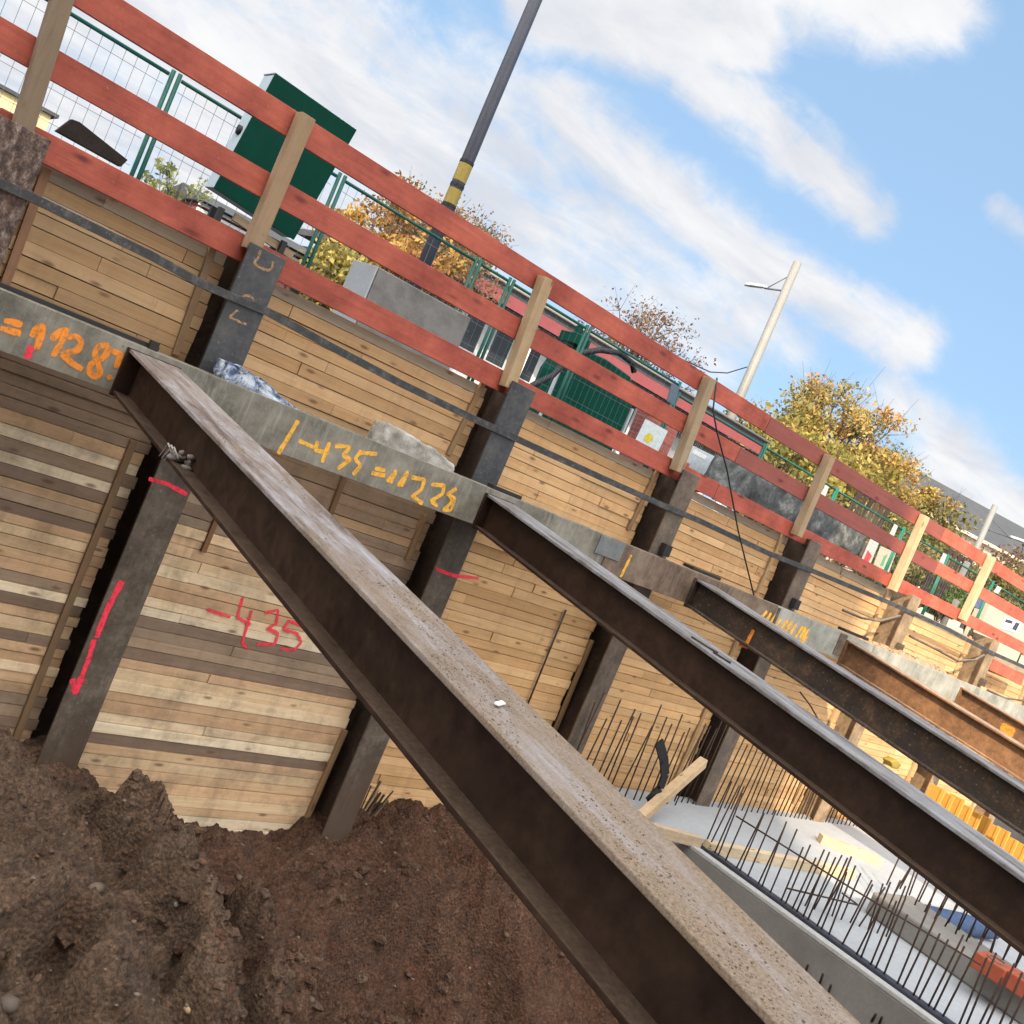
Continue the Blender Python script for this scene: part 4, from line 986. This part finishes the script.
# ------------------------------------------------------------------ buildings
e = empty('red_roofed_building', (25, 27, GZ), 'long low building with a red fascia under a dark flat roof', 'building')
m = MB(); m.box(15.5, 31.0, 25.2, 33, GZ, 4.55); m.build('wall', MAT['facade'], e)
m = MB(); m.box(14.9, 31.6, 23.75, 33.5, 4.98, 5.2); m.build('roof', MAT['roofdark'], e)
m = MB(); m.box(14.9, 31.62, 23.70, 23.745, 4.62, 4.97); m.build('fascia', MAT['roofred'], e)
m = MB(); m.tube([(14.9, 23.66, 5.20), (31.6, 23.66, 5.20)], .05, 8); m.build('gutter', MAT['lampgrey'], e, smooth=True)
m = MB(); m.box(14.9, 31.6, 23.8, 33.2, 4.56, 4.6); m.build('soffit', MAT['roofdark'], e)
for k in range(12):
    x = 15.9+k*1.26
    m = MB(); m.box(x, x+.85, 25.13, 25.198, 3.05, 4.42); f = m.build('window', MAT['facade'], e)
    m = MB(); m.box(x+.06, x+.79, 25.118, 25.128, 3.11, 4.36); m.build('pane', MAT['glassdark'] if k % 4 else MAT['roofred'], f)
for k in range(6):
    m = MB(); m.box(16+k*2.9, 16.14+k*2.9, 23.9, 24.04, GZ, 4.56); m.build('pillar', MAT['white'], e)
m = MB()
for k in range(60): m.box(25.2+k*.105, 25.24+k*.105, 23.98, 24.02, 3.7, 4.55)
m.build('lattice', MAT['black_steel'], e)
a = atY(652, 440, 12.5)
m = MB(); m.box(a.x-.35, a.x+.55, 12.5, 12.8, GZ, 2.2)
tag(m.build('brick_pier', MAT['brick']), 'red brick pier right of the green tank', 'brick pier')
# far grey roofed building
d = Vector((.958, -.285, 0)); nrm = Vector((.285, .958, 0))
p0 = Vector((91, 50.0, 0)); ln = 60
e = empty('slate_roofed_building', p0+d*30, 'large building with a long grey slate roof at the right edge', 'building')
zr, ze = 17.2, 13.2
m = MB(); rr = [p0+Vector((0, 0, ze))-d*.5, p0+nrm*7+Vector((0, 0, zr+.6))-d*.5, p0+nrm*14+Vector((0, 0, ze))-d*.5]; m.prism(rr, d*ln); rf = m.build('roof', MAT['slate'], e)
m = MB(); q = p0+d*32+nrm*6.5+Vector((0, 0, zr)); m.box(-1, 1, -.5, .5, -.6, 1.0, M=Matrix.Translation(q)); m.build('chimney', MAT['brick'], rf)
m = MB(); m.prism([p0+nrm*.5, p0+nrm*13.5, p0+nrm*13.5+Vector((0, 0, ze-.02)), p0+nrm*.5+Vector((0, 0, ze-.02))], d*(ln-1)); m.build('wall', MAT['render'], e)
for k in range(10):
    for zq in (4.0, 8.0):
        m = MB(); q = p0+d*(3+k*5.5)+nrm*.46
        m.prism([q+Vector((0, 0, zq)), q+d*1.6+Vector((0, 0, zq)), q+d*1.6+Vector((0, 0, zq+2.4)), q+Vector((0, 0, zq+2.4))], -nrm*.05); m.build('window', MAT['glassdark'], e)
m = MB(); m.prism([p0-nrm*.25+Vector((0, 0, ze-.35)), p0+nrm*.4+Vector((0, 0, ze-.35)), p0+nrm*.4+Vector((0, 0, ze-.03)), p0-nrm*.25+Vector((0, 0, ze-.03))], d*ln); m.build('eave', MAT['render'], e)
# red brick house at upper left, pale yellow house
e = empty('brick_house', (5.5, 19.5, GZ), 'low red brick house with grey tiled roof behind the dark green cabinet', 'house')
m = MB(); m.box(6.15, 9.0, 18, 22, GZ, 2.36); m.build('wall', MAT['brick'], e)
m = MB(); m.prism([(6.05, 17.7, 2.365), (6.05, 20.3, 2.365), (6.05, 19, 2.66)], (3.1, 0, 0)); m.build('roof', MAT['slate'], e)
m = MB()
for z in (2.2, 2.3): m.box(6.1, 9.05, 17.92, 17.99, z, z+.05)
m.build('cornice', MAT['white'], e)
m = MB()
for cx_, sg in ((6.85, 1), (7.2, 1)):
    m.tube([(cx_+.13*math.cos(t), 17.95, 2.12+.11*math.sin(t)) for t in np.linspace(0.3, 5.6, 16)], .03, 6)
m.build('wall_ornament', MAT['black_steel'], e, smooth=True)
e = empty('yellow_house', (6.5, 42, GZ), 'distant pale yellow house at the upper left behind the fence', 'house')
m = MB(); m.box(3.2, 7.7, 40, 46, GZ, 5.45); m.build('wall', MAT['yellowhouse'], e)
m = MB(); m.box(3.0, 7.9, 39.8, 46.2, 5.46, 5.58); m.build('roof', MAT['slate'], e)
for x in (4.6, 6.2):
    m = MB(); m.box(x, x+.7, 39.95, 39.998, 3.6, 4.9); m.build('window', MAT['glassdark'], e)
# tall block behind the camera that keeps the left of the pit in shade
e = empty('apartment_block', (-38, -14, -2), 'tall plain apartment block on the other side of the pit, outside the photo', 'building')
m = MB(); m.box(-60, -12.5, -18, -10.5, -4.3, 24); m.build('wall', MAT['render'], e)
m = MB(); m.box(-12.495, .5, -18, -10.5, -4.3, 9.8); m.build('shade_wing', MAT['render'], e)  # unseen wing, added and sized to shade the slab
m = MB()
for zq in range(7):
    for k in range(14): m.box(-58+k*3.2, -56.4+k*3.2, -10.49, -10.44, 1+zq*3.2, 2.7+zq*3.2)
m.build('windows', MAT['glassdark'], e)['kind'] = 'stuff'

# ------------------------------------------------------------------ trees
def tree(base, htrunk, cz, rad, nclump, nleaf, lsize, pal, lab, cat='tree', grp='trees and shrubs along the street', spread=.55, twig=True, name='tree', seed=1, clr=.26):
    rnd = random.Random(seed); npr = np.random.RandomState(seed)
    x, y, z = base; e = empty(name, base, lab, cat, grp)
    c = Vector((x, y, cz)); rx, ry, rz = rad
    m = MB(); trad = max(.03, .022*(cz-z+rz)); topp = Vector((x, y, cz+rz*.35))
    m.tube([(x, y, z), (x+.05, y, z+htrunk), tuple(c), tuple(topp)], [trad*1.3, trad, trad*.6, trad*.2], 9)
    centers = []
    for k in range(nclump):
        v = Vector((rnd.gauss(0, 1), rnd.gauss(0, 1), rnd.gauss(0, 1))).normalized()*(rnd.random()**.38)
        lump = 1+.28*mnoise.noise(v*1.7+Vector((seed*3.1, 0, 0)))
        p = c+Vector((v.x*rx, v.y*ry, v.z*rz))*lump
        if p.z < z+.15: continue
        centers.append(p)
        t = rnd.uniform(.15, .9); s = Vector((x, y, z+htrunk*.8)).lerp(topp, t*max(0.05, min(1, (p.z-z)/(cz+rz-z))))
        md = s.lerp(p, .55)+Vector((rnd.uniform(-1, 1), rnd.uniform(-1, 1), rnd.uniform(-.2, .6)))*rx*.08
        m.tube([s, md, p], [trad*.34, trad*.17, trad*.05], 5, cap=False)
        if twig:
            for q in range(5):
                v2 = Vector((rnd.gauss(0, 1), rnd.gauss(0, 1), rnd.gauss(.4, 1)))*rx*.12
                m.tube([p.lerp(md, .3), p+v2], [trad*.06, trad*.025], 3, cap=False)
    m.build('trunk', MAT['bark'], e, smooth=True)
    per = nleaf//max(1, len(centers)); mbv = []; cl_ = []
    sun = 0
    for p in centers:
        g = rnd.gauss(0, .22); pc = pal[min(len(pal)-1, max(0, int(rnd.random()*len(pal))))]
        n = int(per*rnd.uniform(.5, 1.5)); sg = rx*clr*rnd.uniform(.7, 1.3)
        P = npr.normal(0, 1, (n, 3)); P = np.clip(P, -1.7, 1.7)*np.array([sg, sg, sg*.75])*.62+np.array(p)
        A = npr.normal(0, 1, (n, 3)); A /= np.linalg.norm(A, axis=1)[:, None]
        B = npr.normal(0, 1, (n, 3)); B -= A*(A*B).sum(1)[:, None]; B /= np.linalg.norm(B, axis=1)[:, None]
        sz = lsize*npr.uniform(.6, 1.35, (n, 1))
        a = A*sz; b = B*sz*.55
        mbv.append(np.stack([P-a, P-b*.9-a*.1, P+a, P+b], 1))
        jit = npr.uniform(.7, 1.3, (n, 1)); other = np.array([pal[rnd.randrange(len(pal))] for _ in range(n)])
        mixf = npr.uniform(0, .75, (n, 1)); cc = (np.array(pc)*(1-mixf)+other*mixf)*jit*(1+g*.6)
        cl_.append(cc)
    V = np.concatenate(mbv).reshape(-1, 3)-np.array(base); C = np.clip(np.concatenate(cl_), 0, 1); nf = len(C)
    me = bpy.data.meshes.new('crown'); me.vertices.add(nf*4); me.loops.add(nf*4); me.polygons.add(nf)
    me.vertices.foreach_set('co', V.ravel()); me.loops.foreach_set('vertex_index', np.arange(nf*4))
    me.polygons.foreach_set('loop_start', np.arange(nf)*4)
    me.update(); ca = me.color_attributes.new('Col', 'FLOAT_COLOR', 'CORNER')
    cr4 = np.concatenate([np.repeat(C, 4, 0), np.ones((nf*4, 1))], 1); ca.data.foreach_set('color', cr4.ravel().astype(np.float32))
    me.materials.append(MAT['leaf']); o = bpy.data.objects.new('crown', me); COL.objects.link(o); o.parent = e
    return e
AUT = [(.30, .21, .055), (.34, .22, .06), (.20, .19, .05), (.13, .14, .04), (.30, .14, .045), (.38, .28, .10)]
BRN = [(.13, .075, .045), (.17, .09, .045), (.10, .065, .045), (.19, .10, .045), (.14, .10, .07)]
ORG = [(.15, .085, .045), (.19, .10, .045), (.11, .07, .042), (.15, .115, .065)]
YEL = [(.27, .21, .045), (.21, .19, .045), (.31, .24, .06), (.15, .15, .04)]
GRN = [(.07, .13, .03), (.1, .17, .035), (.05, .09, .025), (.16, .18, .05)]
HED = [(.12, .13, .04), (.17, .14, .05), (.09, .1, .035), (.22, .17, .06)]
tree((42.4, 28.0, GZ), 2.5, 6.2, (5.6, 4.2, 4.3), 190, 29000, .11, AUT, 'big chestnut tree with thinning yellow green and orange leaves', seed=3, clr=.115)
tree((51.0, 28.5, GZ), 2.2, 5.7, (3.6, 3.2, 4.0), 120, 13000, .11, [(.34, .19, .06), (.26, .21, .05), (.16, .16, .035), (.3, .16, .05)], 'smaller yellow brown tree joined to the right of the big tree', seed=5, clr=.12)
tree((13.6, 22.5, GZ), 2.4, 4.75, (2.3, 1.9, 1.6), 80, 6500, .052, ORG, 'orange brown half bare tree behind the dark mast', seed=8, clr=.2)
tree((11.6, 21.0, GZ), 1.0, 3.6, (1.5, 1.3, 1.9), 40, 4200, .075, [(.36, .17, .04), (.30, .2, .05), (.24, .12, .04)], 'orange leaved tree right of the dark green cabinet', seed=9, clr=.22)
tree((9.2, 17.0, GZ), .5, 2.05, (1.3, .9, 1.0), 40, 5200, .07, YEL, 'yellow shrub behind the left end of the concrete block', 'shrub', seed=10, name='shrub')
tree((18.6, 30.0, GZ), 3.0, 6.4, (2.3, 1.8, 1.5), 50, 4500, .08, [(.16, .15, .05), (.2, .14, .06), (.18, .11, .05), (.12, .12, .04)], 'olive brown tree behind the left end of the red fascia', seed=12, clr=.2)
tree((26.0, 26.8, GZ), 2.5, 5.7, (3.0, 2.3, 2.3), 90, 6000, .07, BRN, 'brown half bare tree above the red fascia', seed=14, clr=.2)
tree((4.6, 14.5, GZ), .4, 1.75, (.5, .45, .75), 26, 650, .045, [(.34, .36, .12), (.40, .38, .14), (.26, .28, .09)], 'small pale green shrub left of the dark green cabinet', 'shrub', seed=15, name='shrub', clr=.22)
tree((3.0, 30, GZ), 1.0, 3.4, (1.1, 1.2, 1.4), 30, 2200, .08, YEL, 'yellow tree at the upper left edge behind the fence', seed=16)
tree((66.5, 24.5, GZ), 1.5, 6.2, (5.2, 4.0, 2.9), 80, 9000, .16, ORG, 'rust orange tree at the right edge below the slate roof', seed=18)
tree((60.5, 30.5, GZ), 1.5, 6.4, (1.5, 1.5, 1.5), 24, 1500, .16, [(.13, .17, .04), (.2, .2, .05)], 'small green yellow tree left of the distant street lamp', seed=19)
for i, (px, py, Y, rr_, pal_, lab) in enumerate([(905, 572, 13, (1.5, .9, .9), HED, 'olive hedge shrub left of the sunlit post'), (945, 600, 12.5, (.55, .5, .5), GRN, 'bright green shrub beside the black brown pallet'),
        (985, 588, 15, (2.0, 1.0, .9), HED, 'olive brown shrub above the blue drum'), (1012, 600, 14, (1.6, 1, .8), HED, 'dry olive shrub at the right edge above the site hut'), (985, 612, 11.6, (.5, .4, .5), GRN, 'green shrub below the blue drum'),
        (845, 500, 22, (2.6, 1.3, 2.0), YEL, 'yellow green shrub under the big tree'), (880, 545, 16, (1.5, .8, .9), HED, 'olive shrub behind the white sign with red triangle'), (780, 470, 26, (4.0, 1.6, 2.4), YEL, 'wide yellow green shrub left of the big tree trunk'), (925, 545, 26, (4.0, 1.8, 2.0), HED, 'olive shrub row end under the orange rail')]):
    p = atY(px, py, Y)
    tree((p.x, p.y, GZ), .3, p.z, rr_, 40, 3600, .055+.0035*Y*(1 if Y > 20 else .4), pal_, lab, 'shrub', seed=30+i, name='shrub', clr=.24)

# ------------------------------------------------------------------ slab, bars, timber, blocks
SZ = -2.5
m = MB(); m.prism([(8.16, -6, SZ-.75), (30, -6, SZ-.75), (30, 6.19, SZ-.75), (6.95, 6.19, SZ-.75), (6.95, 5.42, SZ-.75), (8.16, 5.18, SZ-.75)], (0, 0, .75))
tag(m.build('concrete_slab', MAT['slab'], bevel=.01), kind='structure')
e = empty('slab_formwork', (8.13, 2, SZ-.7), 'grey concrete edge face of the slab with pale lip and blue black joint tape', 'concrete edge')
m = MB(); m.box(8.06, 8.157, -6, 5.15, SZ-.9, SZ-.03); m.build('face', MAT['conc'], e, bevel=.006)
m = MB(); m.box(8.06, 8.155, -6, 5.15, SZ-.028, SZ+.012); m.build('lip', MAT['mortar'], e, bevel=.008)
m = MB(); m.box(8.17, 8.27, -6, 5.1, SZ+.001, SZ+.035); m.build('joint_tape', MAT['bluetape'], e, bevel=.006)
def rebar(pts, lab, grp, r=.008):
    m = MB(); m.tube(pts, r, 6); return tag(m.build('rebar', MAT['rebar'], smooth=True), lab, 'rebar', grp)
g1 = 'starter bars along the slab edge'; l1 = 'thin rusty starter bar standing in the row along the slab edge'
y = 5.0
while y > 2.2:
    for dy in (0, .045):
        if dy and random.random() < .25: continue
        h = random.uniform(.52, .72); lx = random.uniform(-.03, .03); ly = random.uniform(-.03, .03)
        rebar([(8.215, y-dy, SZ), (8.215+lx, y-dy+ly, SZ+h)], l1, g1)
    y -= random.uniform(.115, .14)
g2 = 'starter bars along the timber wall'; l2 = 'thin rusty starter bar in the row in front of the timber planks'
x = 9.0
while x < 13.2:
    h = random.uniform(.75, 1.0); rebar([(x, 6.02, SZ), (x+random.uniform(-.03, .03), 6.02+random.uniform(-.03, .03), SZ+h)], l2, g2); x += random.uniform(.085, .13)
g3 = 'starter bars left of the leaning timber'; l3 = 'thin rusty starter bar in the cluster left of the leaning timber'
x = 7.05
while x < 8.9:
    h = random.uniform(.75, 1.02); rebar([(x, 5.92, SZ), (x+random.uniform(-.07, .05), 5.92+random.uniform(-.04, .04), SZ+h)], l3, g3); x += random.uniform(.07, .16)
# low concrete upstand with starter bars
e = empty('concrete_upstand', (9.6, 3.5, SZ), 'low pale concrete upstand wall on the slab with a sloping left side', 'concrete wall')
u = [atZ(864, 912, SZ), atZ(900, 938, SZ), atZ(966, 985, SZ), atZ(1030, 1032, SZ)]
poly = [Vector((p.x, p.y, SZ+.002)) for p in u]+[Vector((u[3].x+.7, u[3].y, SZ+.002)), Vector((u[2].x+.7, u[2].y, SZ+.002)), Vector((u[0].x+.75, u[0].y-.05, SZ+.002))]
m = MB(); m.prism(poly, (0, 0, .22)); m.build('wall', MAT['conc'], e, bevel=.02)
g4 = 'starter bars of the low upstand'; l4 = 'thin rusty starter bar standing on the low concrete upstand'
for k in range(26):
    f = k/25; p = atZ(872, 905, SZ).lerp(atZ(1010, 1008, SZ), f*.95)+Vector((.12+.2*(k % 2), 0, 0))
    h = random.uniform(.65, .85); rebar([(p.x, p.y, SZ+.22), (p.x+random.uniform(-.06, .06), p.y+random.uniform(-.05, .05), SZ+h)], l4, g4)
g5 = 'loose starter bars mid slab'; l5 = 'thin rusty bar leaning in the tangle in the middle of the slab'
for k in range(10):
    p = atZ(805+k*9, 906+k*3.4, SZ)
    h = random.uniform(.4, .55); rebar([(p.x, p.y, SZ), (p.x+random.uniform(-.12, .12), p.y+random.uniform(-.05, .05), SZ+h)], l5, g5)
a = atZ(736, 816, -2.0); b = atZ(981, 965, -2.12)
rebar([a, a.lerp(b, .5)-Vector((0, 0, .015)), b], 'long rusty bar lying diagonally across the standing bars', None)
rebar([atZ(786, 888, -2.3), atZ(858, 905, -2.3)], 'short rusty bar tied low across the standing bars', None)
rebar([atZ(858, 905, -2.3), atZ(842, 893, -2.25)], 'short bent rusty bar beside the tied cross bar', None)
for k, (px, py, qx, qy) in enumerate([(801, 977, 808, 965), (815, 990, 823, 974), (824, 999, 831, 985), (868, 1024, 876, 1014), (876, 1026, 882, 1017)]):
    a = atX(px, py, 8.05); b = atX(qx, qy, 7.98); rebar([a+Vector((.04, 0, 0)), b], 'short rusty bar stub sticking out of the grey concrete face', 'bar stubs in the concrete face', .010)
def timber(a, b, w_, h_, lab, col, upv=(0, 0, 1)):
    m = MB(); m.bar(a, b, w_, h_, upv, col); return tag(m.build('timber', MAT['plank'], bevel=.003), lab, 'timber', None)
a = atZ(640, 818, SZ+.05); b = atY(703, 762, a.y+.35); timber(a, b, .09, .10, 'tan squared timber leaning up from the slab corner', (.50, .37, .23))
a = atZ(652, 829, SZ+.05); b = atZ(775, 868, SZ+.05)
timber(a, atZ(700, 842, SZ+.05), .08, .1, 'short pale timber at the slab corner', (.45, .36, .25))
timber(atZ(706, 846, SZ+.05), atZ(852, 874, SZ+.05), .09, .10, 'long pale timber lying across the slab', (.55, .45, .31))
timber(atZ(820, 838, SZ+.05), atZ(880, 862, SZ+.05), .12, .1, 'short pale timber block behind the standing bars', (.55, .42, .28))
q = [atY(x, y, 5.55) for x, y in [(659, 742), (664, 760), (665, 775), (660, 788), (648, 801)]]
m = MB()
for p1, p2 in zip(q, q[1:]): m.bar(p1, p2+(p2-p1)*.02, .1, .02, (0, 1, 0))
tag(m.build('rubber_strip', MAT['black']), 'curved black rubber strip hanging among the rebars', 'rubber strip')
# splintered wood at the foot of the second pile
m = MB(); p = atY(374, 800, 5.98)
for k in range(9):
    a = p+Vector((random.uniform(-.07, .09), random.uniform(-.05, .03), random.uniform(-.16, -.08))); b = a+Vector((random.uniform(-.02, .10), random.uniform(-.05, .02), random.uniform(.12, .28)))
    m.bar(a, b, random.uniform(.015, .04), .012, col=random.choice([(.12, .08, .05), (.3, .2, .12), (.04, .03, .025)]))
tag(m.build('splintered_wood', MAT['plank']), 'dark splintered stump of wood at the foot of the grey pile', 'wood')
# blue bundle, clay blocks
p = atZ(885, 912, SZ); q = [atZ(880, 915, SZ+.1)+Vector((.45, .15, 0)), atZ(905, 922, SZ+.1)+Vector((.55, .1, 0)), atZ(940, 930, SZ+.1)+Vector((.75, .1, 0)), atZ(965, 935, SZ+.1)+Vector((.9, .05, 0))]
m = MB(); m.tube(q, [.09, .12, .11, .08], 10); tag(m.build('tarpaulin_roll', MAT['blue'], smooth=True), 'rolled blue tarpaulin lying behind the low upstand', 'tarpaulin')
for i, (px, py, sx, lab) in enumerate([(985, 975, 1, 'orange clay block with a round hole on the low upstand'), (1018, 995, 1, 'orange clay block at the right edge on the low upstand')]):
    p = atZ(px, py, SZ+.23); e = empty('clay_block', p, lab, 'clay block', 'orange clay blocks')
    m = MB(); m.box(p.x-.02, p.x+.26, p.y-.13, p.y+.13, SZ+.226, SZ+.36); m.build('body', MAT['clay'], e, bevel=.01)
    m = MB(); m.tube([(p.x+.12+.07*math.cos(t), p.y+.07*math.sin(t), SZ+.362) for t in np.linspace(0, 6.283, 25)], .010, 6); m.build('ring', MAT['pile_brown'], e, smooth=True)
# yellow formwork girders in the sun
for k in range(11):
    a = atY(938+k*9.2, 800+k*6.2, 5.3); zt = a.z+.15+.05*random.random()
    e = empty('formwork_girder', (a.x, 5.3, SZ), 'sunlit yellow timber formwork girder standing upright in the row under the third strut', 'formwork girder', 'yellow formwork girders')
    yc = (.50, .26, .045)
    m = MB(); m.box(a.x-.028, a.x+.028, 5.26, 5.30, SZ+.002, zt, yc); m.build('front_chord', MAT['yform'], e)
    m = MB(); m.box(a.x-.014, a.x+.014, 5.30, 5.42, SZ+.002, zt, tuple(c*.9 for c in yc)); m.build('web', MAT['yform'], e)
    m = MB(); m.box(a.x-.028, a.x+.028, 5.42, 5.46, SZ+.002, zt, yc); m.build('rear_chord', MAT['yform'], e)
lumpy('yellow_sack', 'yellow', [(891, 762), (897, 760), (901, 765), (898, 769), (892, 768)], 5.6, .12, 'small yellow sack in the sun beneath the third strut', 'sack', .008, 2, 6)

S.cycles.max_bounces = 6
